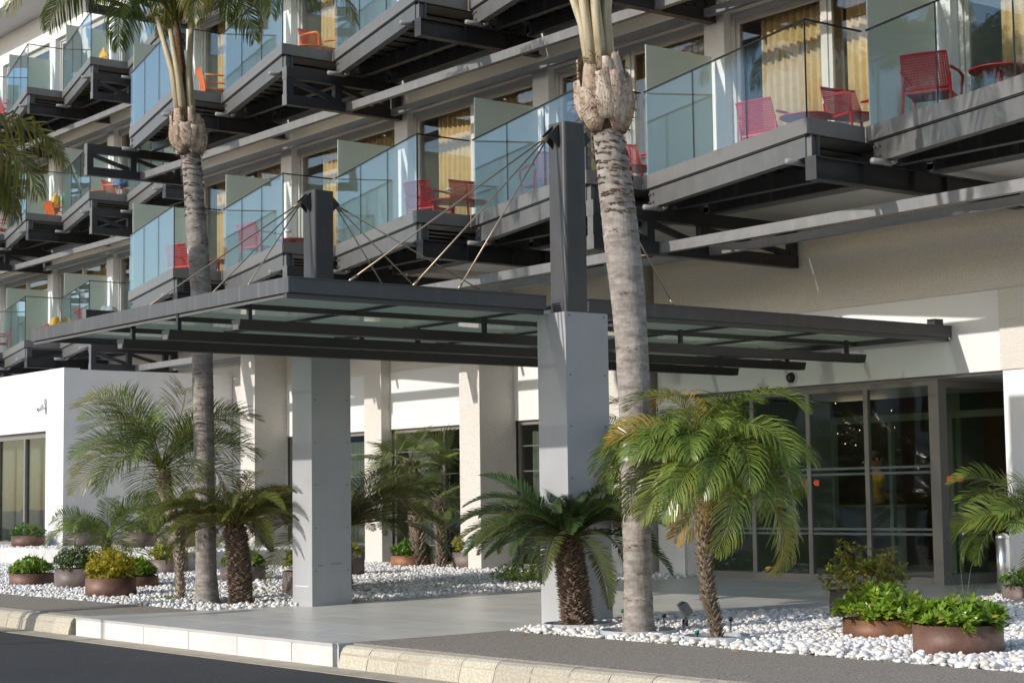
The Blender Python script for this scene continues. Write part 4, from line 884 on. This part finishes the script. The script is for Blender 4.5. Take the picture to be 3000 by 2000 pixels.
planted((935, 1072, 1638, 1690), 'rust4', 'dark planter under the upswept cycad fronds', 'olive shrub under the upswept cycad fronds', None, .25, 130, 'golden', seed=8, brown=.5, ll=.03, lw=.013)
planted((1145, 1262, 1628, 1661), 'rust3', 'low orange rusted planter at the foot of the fan palms', 'glossy green shrub at the foot of the fan palms', None, .2, 120, 'pitto2', seed=9)
planted((1325, 1450, 1618, 1668), 'rust2', 'grey brown planter partly behind the speckled pier foot', 'yellow green shrub beside the speckled pier foot', .33, .3, 150, 'golden', seed=10, ll=.03, lw=.014, brown=.35)
planted((2430, 2640, 1735, 1815), 'rust4', 'dark grey planter in the shade before the sliding doors', 'loose olive shrub with a tall leafy spire before the sliding doors', .42, .36, 210, 'olive', seed=11, ll=.038, lw=.02, per=8, spire=.7)
planted((2487, 2690, 1820, 1875), 'rust3', 'orange rusted planter with a trailing stem between the two other planters', 'bushy lime green shrub in the orange rusted planter', .40, .29, 190, 'pitto', seed=12, ll=.06, lw=.022, tuft=(34, .45, 6), tlabel='fine grass blades behind the bushy lime green shrub')
planted((2673, 2945, 1838, 1928), 'rust1', 'wide rusty planter with a pale grey worn patch at the pavement edge', 'lime green rosette shrub in the wide rusty planter at the pavement edge', .37, .21, 190, 'pitto', seed=13, ll=.062, lw=.024, tuft=(30, .55, 9), tlabel='tall thin grass rising from the wide rusty planter')
planted((2945, 3125, 1720, 1765), 'rust2', 'brown planter beside the brushed steel post', 'dark green shrub beside the brushed steel post', .36, .22, 130, 'pitto2', seed=14)
for (pxs, lab, slab, xy, s, tf) in (((46, 147, 1574, 1605), 'rusty planter on the terrace below the wide sliding window', 'round leaved green shrub on the terrace below the wide sliding window', (-35.0, 14.62), 20, True),
        ((165, 258, 1557, 1595), 'grey brown planter on the terrace at the corner of the low white block', 'dark hedge like shrub at the corner of the low white block', (-33.85, 15.3), 21, False),
        ((357, 462, 1562, 1607), 'tall grey planter on the terrace before the shaded white side wall', 'glossy green shrub on the terrace before the shaded white side wall', (-31.6, 15.4), 22, True),
        ((462, 520, 1565, 1600), 'brown planter on the terrace next to the tall grey planter', 'small green shrub on the terrace next to the tall grey planter', (-30.7, 15.9), 23, False)):
    c = Vector((xy[0], xy[1], TZ)); hh = .22 if s in (20,) else .28
    planter(lab, c, .337, hh, 'rust1' if s == 20 else 'rust2')
    tag(link('shrub', shrub_mesh('shrub', .36, .3, 190, 'pitto2' if tf else 'darkshrub', s), None, c+Vector((0, 0, hh-.03))), slab, 'shrub')
bs = G(1490, 1712); tag(link('shrub', shrub_mesh('shrub', .5, .34, 300, 'pitto', 31, ll=.04, lw=.018), None, (bs.x-.2, bs.y+.45, gz(bs.y)-.01)), 'low spreading yellow green bush on the pebbles left of the right grey column', 'shrub')
# small palm growing out of the brown planter
bd2 = cb = G(228, 1725); bd2 = Vector((bd2.x, bd2.y, 0)); bd2 += bd2.normalized()*.6; bd2.z = gz(bd2.y)+.24
date_palm('small feathery palm growing from the brown planter behind the golden shrub', bd2, [(312, 1662), (313, 1620), (314, 1580)], [22, 28, 30], 1.0, 19, 'phoenix', 18, 'petgreen', 50, .1, low=.6)
# weeds at the palm feet
for i, (g, lab) in enumerate(((gD1, 'low green weeds at the foot of the pale knobbly palm trunk'), (gC3, 'small green weed at the foot of the shaggy cycad trunk'))):
    tag(link('weed', shrub_mesh('weed', .22 if i == 0 else .09, .05, 34 if i == 0 else 10, 'pitto2', 40+i, ll=.03, lw=.016), None, g+Vector((-.02, -.2 if i == 0 else -.24, .01))), lab, 'weed')

# ------------------------------------------------------------------ balcony furniture
def chair_meshes(m):
    d = {}
    d['seat'] = MB().box((-.23, -.22, .415), (.23, .22, .44)).mesh('seat', m)
    b = MB(); nx, nz = 20, 13; w, h0, h1 = .25, .46, .80
    def bp(x, z): t = (z-h0)/(h1-h0); return Vector((x*(1-.04*t), .21+.13*t-.35*x*x, z))
    for i in range(nx+1): x = -w+2*w*i/nx; b.tube([bp(x, h0+(h1-h0)*k/4) for k in range(5)], .0075, 4)
    for j in range(nz+1): z = h0+(h1-h0)*j/nz; b.tube([bp(-w+2*w*k/6, z) for k in range(7)], (.0075 if 0 < j < nz else .016), 4)
    d['backrest'] = b.mesh('backrest', m)
    legs = []
    for s in (-1, 1):
        legs.append(MB().tube([(s*.25, -.25, .0), (s*.25, -.22, .42)], [.014, .018], 8).mesh('leg', m, True))
        legs.append(MB().tube([(s*.25, .30, .0), (s*.25, .22, .40), (s*.25, .25, .6)], [.014, .018, .014], 8).mesh('leg', m, True))
    d['legs'] = legs
    d['arms'] = [MB().tube([(s*.26, .23, .66), (s*.29, .05, .655), (s*.285, -.2, .645), (s*.27, -.235, .6), (s*.255, -.215, .42)], .016, 8).mesh('armrest', m, True) for s in (-1, 1)]
    return d
CM = {'red': chair_meshes('red'), 'orange': chair_meshes('orange')}
def chair(c, label, loc, rz):
    d = CM[c]; t = thing('armchair', label, 'chair', loc, rz, 'plastic armchairs on the balconies')
    link('seat', d['seat'], t); link('backrest', d['backrest'], t)
    for l in d['legs']: link('leg', l, t)
    for a in d['arms']: link('armrest', a, t)
    return t
TM = {}
for c in ('red', 'orange'):
    TM[c] = (MB().lathe([(0, .40), (.28, .40), (.295, .408), (.295, .42), (0, .42)], 32).mesh('table_top', c), MB().tube([(0, 0, .02), (0, 0, .40)], .025, 10).mesh('stem', c, True), MB().lathe([(.0, .0), (.2, .0), (.19, .02), (.03, .035), (0, .035)], 24).mesh('base', c))
def table(c, label, loc):
    t = thing('round_table', label, 'table', loc, 0, 'round tables on the balconies')
    for nm, me in zip(('table_top', 'stem', 'base'), TM[c]): link(nm, me, t)
    return t
def dk(x, Y, L): p = ony(x, 700, Y); return (p.x, Y, L-.15)
RA = math.radians
chair('red', 'red perforated armchair on the balcony beside the rounded table near the right picture edge', dk(2745, 14.95, L1), RA(205))
table('red', 'round red table on the balcony whose glass mirrors palm fronds', dk(2945, 14.55, L1))
chair('red', 'pinkish red armchair behind the corner glass of the balcony above the entrance', dk(2262, 15.1, L1), RA(190))
table('red', 'round red table at the corner of the balcony above the entrance', dk(2372, 14.6, L1))
chair('red', 'red armchair seen in profile beside the frosted screen of the balcony above the entrance', dk(2520, 15.1, L1), RA(80))
chair('red', 'red armchair seen in profile right of the tall ringed palm trunk', dk(1868, 15.15, L1), RA(85))
chair('red', 'red armchair seen through the glass just left of the taller mast', dk(1600, 14.95, L1), RA(255))
chair('red', 'bright red armchair behind the corner glass between the two masts', dk(1262, 14.85, L1), RA(195))
table('red', 'round red table with an ashtray between the two masts', dk(1322, 14.6, L1))
chair('red', 'red armchair against the frosted screen between the two masts', dk(1392, 15.05, L1), RA(85))
chair('red', 'dull red armchair seen through blue glass left of the shorter mast', dk(765, 14.75, L1), RA(190))
table('red', 'round red table with an ashtray beside the shorter mast', dk(862, 14.7, L1))
chair('red', 'red armchair behind the ringed trunk on the balcony at the wing end', dk(548, 14.9, L1), RA(200))
table('red', 'round red table right of the ringed trunk on the balcony at the wing end', dk(640, 14.9, L1))
chair('orange', 'orange armchair on the upper balcony just right of the palm crown base', dk(632, 15.0, L2), RA(160))
chair('orange', 'orange armchair on the upper balcony under the hanging palm fronds', dk(945, 15.0, L2), RA(100))
table('orange', 'low orange table on the upper balcony under the hanging palm fronds', dk(905, 14.75, L2))
chair('red', 'red armchair on the lowest balcony of the set back wing beside the spotted cloth', dk(268, 17.75, L1), RA(185))
chair('red', 'red armchair on the lowest balcony at the left picture edge', dk(8, 17.9, L1), RA(175))
chair('orange', 'orange armchair with a blue towel on the middle balcony of the set back wing', dk(345, 18.3, L2), RA(120))
table('orange', 'low orange table on the middle balcony of the set back wing', dk(290, 17.7, L2))
chair('orange', 'orange armchair under yellow and green towels on the middle balcony of the set back wing', dk(172, 18.5, L2), RA(180))
chair('orange', 'orange armchair on the middle balcony at the left picture edge', dk(8, 18.1, L2), RA(180))
chair('red', 'red armchair on the top balcony at the left picture edge', dk(16, 18.1, L3), RA(185))
table('red', 'low red table on the top balcony of the set back wing', dk(130, 18.0, L3))
def towel(m, label, loc, s, seed, cat='towel', nm='towel'):
    r = random.Random(seed); v, f = ico(2); b = MB(); b.v = [tuple(np.array(p)*(s[0], s[1], s[2])*(1+.22*math.sin(5*p[0]+seed)*math.cos(4*p[1])+r.gauss(0, .05))) for p in v]; b.f = [tuple(int(q) for q in t) for t in f]
    o = b.build(nm, m, None, True, loc); return tag(o, label, cat)
p = dk(352, 18.25, L2); towel('blue', 'crumpled blue towel on the orange armchair of the set back wing', (p[0], p[1], L2+.52), (.2, .16, .1), 1)
p = dk(162, 18.35, L2); towel('yellow', 'yellow towel draped on an orange armchair of the set back wing', (p[0], p[1], L2+.62), (.16, .1, .24), 2)
p = dk(178, 18.5, L2); towel('lime', 'green towel draped beside the yellow towel', (p[0], p[1]+.1, L2+.72), (.1, .08, .2), 3)
p = dk(318, 17.5, L1); towel('pattern', 'dark spotted cloth bundle on the lowest balcony of the set back wing', (p[0], p[1], L1+.28), (.26, .2, .3), 4, 'cloth', 'cloth_bundle')
p = dk(165, 17.6, L1); towel('yellow', 'orange yellow bag on the lowest balcony of the set back wing', (p[0], p[1], L1+.42), (.16, .12, .18), 6, 'bag', 'beach_bag')
p = dk(140, 17.5, L1); towel('red', 'crumpled red towel beside the orange yellow bag', (p[0], p[1], L1+.30), (.2, .14, .13), 7)
p = dk(300, 18.3, L3); towel('yellow', 'yellow towel hanging on the top balcony of the set back wing', (p[0], p[1], L3+.62), (.25, .05, .3), 8)
for x, lab in ((1318, 'small white ashtray on the red table between the two masts'), (845, 'small white ashtray on the red table beside the shorter mast')):
    q = dk(x, 14.6 if x > 1000 else 14.7, L1); tag(MB().lathe([(0, 0), (.05, 0), (.06, .03), (.05, .03), (.04, .012), (0, .012)], 20).build('ashtray', 'white_pl', None, True, (q[0], q[1], L1+.421)), lab, 'ashtray')

# ------------------------------------------------------------------ curtains
def curtain_mesh(w, h, seed, m):
    r = random.Random(seed); b = MB(); n = int(w/.022); ph = r.uniform(0, 6)
    for i in range(n+1):
        x = w*i/n; y = .035*math.sin(x*52+ph+.8*math.sin(x*9)); b.v += [(x, y, 0), (x, y*.8, h)]
    for i in range(n): b.f.append((2*i, 2*i+2, 2*i+3, 2*i+1))
    me = b.mesh('curtain', m, True); return me
cmesh = [curtain_mesh(w, 2.13, s, 'curtain') for s, w in enumerate((1.35, 1.2, 1.45))]
def curtains(tips, Wl, levels, labs):
    for L in levels:
        for k in range(len(tips)-1):
            xl, xr = tips[k+1]+.2, tips[k]-.2; r = random.Random(int(L*10)+k)
            for x, me in ((xl+r.uniform(.3, .5), cmesh[(k+1) % 2]), (xr-1.45+r.uniform(0, .1), cmesh[2 if k % 2 else 0])):
                o = link('curtain', me, None, (x, Wl+.32, L)); sd = o.modifiers.new('s', 'SOLIDIFY'); sd.thickness = .004
                tag(o, labs+(' of the lower balcony row' if L == L1 else ' of the upper balcony row'), 'curtain', 'mustard curtains behind the balcony windows')
curtains(XT, nW, (L1, L2), 'folded mustard yellow curtain in the wing above the entrance')
curtains(XF, fW, (L1, L2), 'folded mustard yellow curtain in the set back wing')
gm = curtain_mesh(1.2, 2.15, 9, 'sheer')
for i, xa in enumerate((-29.6, -28.2, -26.1, -24.6, -22.6, -21.2)):
    o = link('curtain', gm, None, (xa, 17.86, .03)); o.modifiers.new('s', 'SOLIDIFY').thickness = .004
    tag(o, 'pale curtain behind the ground floor windows between the speckled piers', 'curtain', 'pale curtains on the ground floor')
for i, xa in enumerate((wl-1.25, wl-2.7, wl-4.1)):
    o = link('curtain', gm, None, (xa, 15.6, TZ+.02)); o.modifiers.new('s', 'SOLIDIFY').thickness = .004
    tag(o, 'pale curtain behind the sliding window of the low white block', 'curtain', 'pale curtains of the low block')

# ------------------------------------------------------------------ small fittings
q = ony(2323, 1106, YW-.005); dome = thing('dome_camera', 'black dome security camera on the white panel above the sliding doors', 'camera', (q.x, YW-.006, q.z))
m = MB().lathe([(.0, 0), (.075, 0), (.08, .02), (.07, .03)], 24); m.v = [(a, -c, b) for a, b, c in m.v]; m.build('base', 'white_pl', dome, True)
m = MB().lathe([(.07, .03), (.066, .055), (.045, .085), (.0, .098)], 24); m.v = [(a, -c, b) for a, b, c in m.v]; m.build('dome', 'black', dome, True)
q = ony(134, 1182, 15.088); cam2 = thing('security_camera', 'small white security camera on the low white block', 'camera', (q.x, 15.085, q.z))
MB().box((-.05, -.06, -.02), (.05, 0, .1)).build('mount', 'white_pl', cam2, bevel=.008); MB().tube([(0, -.05, -.06), (-.02, -.16, -.12)], [.06, .055], 14).build('body', 'white_pl', cam2, True)
MB().tube([(-.02, -.16, -.12), (-.021, -.168, -.124)], .04, 14).build('lens', 'black', cam2, True)
fl = G(2008, 1846); flood = thing('floodlight', 'small grey floodlight on a stake in the white pebbles', 'floodlight', fl, RA(150))
MB().tube([(0, 0, -.05), (0, 0, .1)], .028, 8).build('stake', 'black', flood, True)
hd = MB().box((-.09, -.03, -.06), (.09, .035, .06)).build('head', 'lampgrey', flood, bevel=.008); hd.location = (0, .0, .2); hd.rotation_euler = (RA(-35), 0, 0)
gl = MB().box((-.075, -.036, -.045), (.075, -.031, .045)).build('lens', 'black', hd)
MB().tube([(-.03, 0, .12), (-.1, .02, .1), (-.12, .05, .02), (-.05, .12, -.02)], .012, 8).build('cable', 'pvc', flood, True)
f2 = G(690, 1750); fl2 = thing('floodlight', 'black hooded floodlight behind the brown cycad trunk', 'floodlight', f2+Vector((-.02, -.02, 0)), 0)
hd = MB().tube([(0, 0, .12), (0, .02, .30)], [.075, .06], 16).build('head', 'black', fl2, True); MB().tube([(-.08, 0, .0), (-.11, 0, .15), (-.06, 0, .30)], .012, 8).build('bracket', 'lampgrey', fl2, True)
for i, (x, y, h, lab) in enumerate(((1650, 1840, .1, 'green topped sprinkler left of the shaggy cycad trunk'), (1826, 1858, .2, 'tall green topped sprinkler left of the ringed palm foot'), (1946, 1848, .13, 'dark sprinkler right of the ringed palm foot'), (2043, 1880, .07, 'short green sprinkler left of the leaning date palm foot'), (2142, 1868, .15, 'thin dark sprinkler right of the leaning date palm foot'))):
    s = thing('sprinkler', lab, 'sprinkler', G(x, y)); MB().tube([(0, 0, -.03), (0, 0, h)], .006, 6).build('riser', 'rod' if i == 1 else 'black', s); MB().lathe([(0, h+.028), (.016, h+.028), (.02, h+.02), (.018, h-.005), (0, h-.005)], 12).build('cap', 'green_cap' if i in (0, 1, 3) else 'black', s, True)
ps = G(2943, 1735); post = thing('steel_post', 'brushed steel cylinder post between the door recess and the date palm', 'post', ps)
MB().tube([(0, 0, -.05), (0, 0, .62)], .075, 24).build('shaft', 'steelpost', post, True); MB().lathe([(0, .66), (.05, .65), (.078, .62), (.076, .6)], 24).build('cap', 'steelpost', post, True)

# ------------------------------------------------------------------ receptionist inside the lobby
def person():
    P0 = ony(2572, 1560, 21.4); t = thing('person', 'person in a yellow shirt standing in the dim lobby behind the sliding doors', 'person', (P0.x, 21.4, .012), RA(150))
    def skin(nm, verts, edges, radii, m):
        import bmesh
        me = bpy.data.meshes.new(nm); bm = bmesh.new(); ly = bm.verts.layers.skin.verify(); vs = [bm.verts.new(q) for q in verts]
        for i, j in edges: bm.edges.new((vs[i], vs[j]))
        for i, r in enumerate(radii): vs[i][ly].radius = r if isinstance(r, tuple) else (r, r); vs[i][ly].use_root = (i == 0)
        bm.to_mesh(me); bm.free(); o = link(nm, me, t); me.materials.append(M[m])
        o.modifiers.new('skin', 'SKIN'); sb = o.modifiers.new('sub', 'SUBSURF'); sb.levels = 2; sb.render_levels = 2; return o
    v = [(0, 0, .95), (0, .01, 1.12), (0, .01, 1.32), (0, 0, 1.46), (0, 0, 1.53), (.11, 0, .9), (.12, -.01, .5), (.12, .02, .09), (.12, -.14, .04), (-.11, 0, .9), (-.12, -.01, .5), (-.12, .02, .09), (-.12, -.14, .04), (.19, 0, 1.40), (.24, .03, 1.14), (.2, -.2, 1.03), (-.19, 0, 1.40), (-.24, .03, 1.14), (-.2, -.2, 1.03)]
    e = [(0, 1), (1, 2), (2, 3), (3, 4), (0, 5), (5, 6), (6, 7), (7, 8), (0, 9), (9, 10), (10, 11), (11, 12), (2, 13), (13, 14), (14, 15), (2, 16), (16, 17), (17, 18)]
    rd = [(.15, .11), (.135, .1), (.16, .11), .06, .05, .085, .06, .042, .035, .085, .06, .042, .035, .06, .042, .03, .06, .042, .03]
    skin('body', v, e, rd, 'skin')
    b = MB().lathe([(.02, .9), (.165, .9), (.16, 1.0), (.15, 1.12), (.175, 1.3), (.17, 1.38), (.1, 1.45), (.07, 1.47)], 20); b.v = [(x, y*.75, z) for x, y, z in b.v]; b.tube([(.16, 0, 1.4), (.23, .02, 1.2)], [.07, .06], 12).tube([(-.16, 0, 1.4), (-.23, .02, 1.2)], [.07, .06], 12); b.build('shirt', 'shirt', t, True)
    MB().tube([(.1, 0, .95), (.12, -.01, .5), (.12, .02, .1)], [.1, .075, .06], 12).tube([(-.1, 0, .95), (-.12, -.01, .5), (-.12, .02, .1)], [.1, .075, .06], 12).build('trousers', 'trouser', t, True)
    h = MB().lathe([(.0, -.12), (.05, -.115), (.07, -.07), (.08, .0), (.078, .06), (.05, .11), (0, .125)], 20); h.v = [(x, y*1.2, z+1.63) for x, y, z in h.v]
    h.tube([(0, -.09, 1.64), (0, -.115, 1.605)], [.01, .016], 6).box((-.03, -.098, 1.555), (.03, -.088, 1.563))
    for s in (-1, 1): h.tube([(s*.078, .0, 1.60), (s*.084, .01, 1.65)], .018, 6)
    hd = h.build('head', 'skin', t, True)
    ey = MB()
    for s in (-1, 1): ey.box((s*.03-.011, -.1, 1.632), (s*.03+.011, -.085, 1.643))
    ey.build('eyes', 'hair', hd); hr = MB().lathe([(.085, -.02), (.088, .05), (.058, .118), (0, .135)], 20); hr.v = [(x, y*1.2+.012, z+1.635) for x, y, z in hr.v]; hr.build('hair', 'hair', t, True)
    for s in (-1, 1):
        hm = MB().tube([(s*.2, -.2, 1.03), (s*.195, -.28, 1.02)], [.028, .034], 8)
        for q in range(4): hm.tube([(s*.2+(q-1.5)*.017, -.28, 1.02), (s*.2+(q-1.5)*.019, -.325, 1.012), (s*.2+(q-1.5)*.018, -.352+.006*abs(q-1.2), .995)], [.009, .008, .006], 6)
        hm.tube([(s*.2-s*.025, -.235, 1.02), (s*.2-s*.055, -.265, 1.015), (s*.2-s*.06, -.29, 1.01)], [.011, .009, .007], 6); hm.build('hand', 'skin', t, True)
    return P0
P0 = person()
dsk = thing('reception_desk', 'grey reception desk in the dim lobby before the person in yellow', 'desk', (P0.x+.2, 20.95, .012)); MB().box((-.9, -.2, 0), (.9, .2, .9)).build('counter', 'desk', dsk); MB().box((-.95, -.25, .9), (.95, .23, .94)).build('counter_top', 'lobbyg', dsk)

# chandelier of glowing beads in the lobby
mb_ = bpy.data.materials.new('lamp_bead'); mb_.use_nodes = True; _e = mb_.node_tree.nodes['Principled BSDF']; _e.inputs['Emission Color'].default_value = (1, .82, .55, 1); _e.inputs['Emission Strength'].default_value = 1.6; M['bead'] = mb_
pc = ony(2530, 1240, 21.0); chd = thing('chandelier', 'chandelier of small glowing beads hanging in the dim lobby', 'chandelier', (pc.x, 21.0, 2.75)); rr_ = random.Random(3)
MB().tube([(0, 0, 0), (0, 0, -.25)], .012, 6).build('stem', 'dark', chd); v_, f_ = ico(1)
_bm = MB(); _bm.v = [tuple(p*.008) for p in v_]; _bm.f = [tuple(int(i) for i in t) for t in f_]; _bd = _bm.mesh('bead', 'bead', True)
for i in range(12):
    a = rr_.uniform(0, 6.28); R_ = rr_.uniform(.1, .6); link('bead', _bd, chd, (R_*math.cos(a), R_*math.sin(a), -.2-rr_.uniform(0, .75)))
_cl = bpy.data.lights.new('chandelier_light', 'POINT'); _cl.energy = 7; _cl.color = (1, .8, .55); _cl.shadow_soft_size = .4; _co = link('chandelier_light', _cl, chd, (0, 0, -.45))
# ------------------------------------------------------------------ across the street (seen only in the glass)
def street_tree(label, x, y, h, seed):
    t = thing('street_tree', label, 'tree', (x, y, RZ)); r = random.Random(seed)
    MB().tube([(0, 0, -.2), (.1, .05, h*.25), (0, .1, h*.55)], [.22, .16, .08], 10).build('trunk', 'phxtrunk', t, True)
    b = MB()
    for k in range(2600):
        a, u, q = r.uniform(0, 6.28), r.uniform(-1, 1), r.random()**.4; c = Vector((h*.33*q*math.cos(a)*math.sqrt(1-u*u), h*.33*q*math.sin(a)*math.sqrt(1-u*u), h*.65+h*.33*q*u)); c += Vector((math.sin(c.z*3+seed)*.3, math.cos(c.x*3)*.3, 0))
        d = Vector((r.gauss(0, 1), r.gauss(0, 1), r.gauss(0, 1))).normalized()*.22; e = d.cross(Vector((r.gauss(0, 1), r.gauss(0, 1), r.gauss(0, 1)))).normalized()*.11; n0 = len(b.v)
        b.v += [tuple(c-d), tuple(c+e), tuple(c+d), tuple(c-e)]; b.f.append((n0, n0+1, n0+2, n0+3)); b.t += [(0, r.random(), 0)]*4
    b.build('crown', 'tree', t); return t
for i, (x, y, h) in enumerate(((-38, -17, 5.5), (-55, -18, 6.5), (-71, -17, 6))): street_tree('leafy street tree across the road', x, y, h, i)['group'] = 'street trees across the road'
hb = thing('street_building', 'cream building across the road', 'building', (-55, -30, RZ)); MB().box((-45, -6, -.2), (25, 4, 7.5)).build('wall', 'far_wall', hb); 
for i in range(14):
    for z in (1, 4.2): MB().box((-44+i*4.9, 4.0, z), (-41.6+i*4.9, 4.06, z+1.9)).build('window', 'dark', hb)
# street lamps left of the frame; their thin shadows fall across road and platform
lam = thing('street_lamp', 'slim grey street lamp post', 'street lamp', (-20.3, -2.5, RZ), 0, 'street lamps beside the road')
MB().tube([(0, 0, -.1), (0, 0, 3), (0, 0, 5.9)], [.06, .05, .04], 12).build('pole', 'lampgrey', lam, True); MB().box((-.12, -.4, 5.88), (.12, .25, 5.96)).build('lamp_head', 'lampgrey', lam, bevel=.02)
l2 = copy_tree(lam); l2.location = (-22.6, -2.5, RZ)

for o in COL.objects:
    if o.name.split('.')[0] in ('leaf_scars', 'old_leaf_bases', 'fibres', 'bolts', 'screws', 'deck_ribs', 'crown_core'): o['kind'] = 'stuff'

# a few fallen leaflets on pebbles and paving
r = random.Random(77); b = MB()
for k in range(60):
    x, y = (r.uniform(-13.2, -8.2), r.uniform(10.0, 12.5)) if k % 2 else (r.uniform(-26, -19.5), r.uniform(9.8, 12.5))
    z = gz(y)+(.012 if y < 10.3 else .05); a = r.uniform(0, 6.28); d = Vector((math.cos(a), math.sin(a), .05))*r.uniform(.02, .08); w = Vector((-d.y, d.x, 0)).normalized()*.007; c = Vector((x, y, z)); n0 = len(b.v)
    b.v += [tuple(c-d), tuple(c-w+Vector((0, 0, .008))), tuple(c+d), tuple(c+w)]; b.f += [(n0, n0+1, n0+2), (n0, n0+2, n0+3)]; b.t += [(r.uniform(.5, 1), r.random(), 0)]*4
tag(b.build('leaf_litter', 'phoenix'), 'scattered dry leaflets on the pebbles and paving', 'leaf litter', kind='stuff')
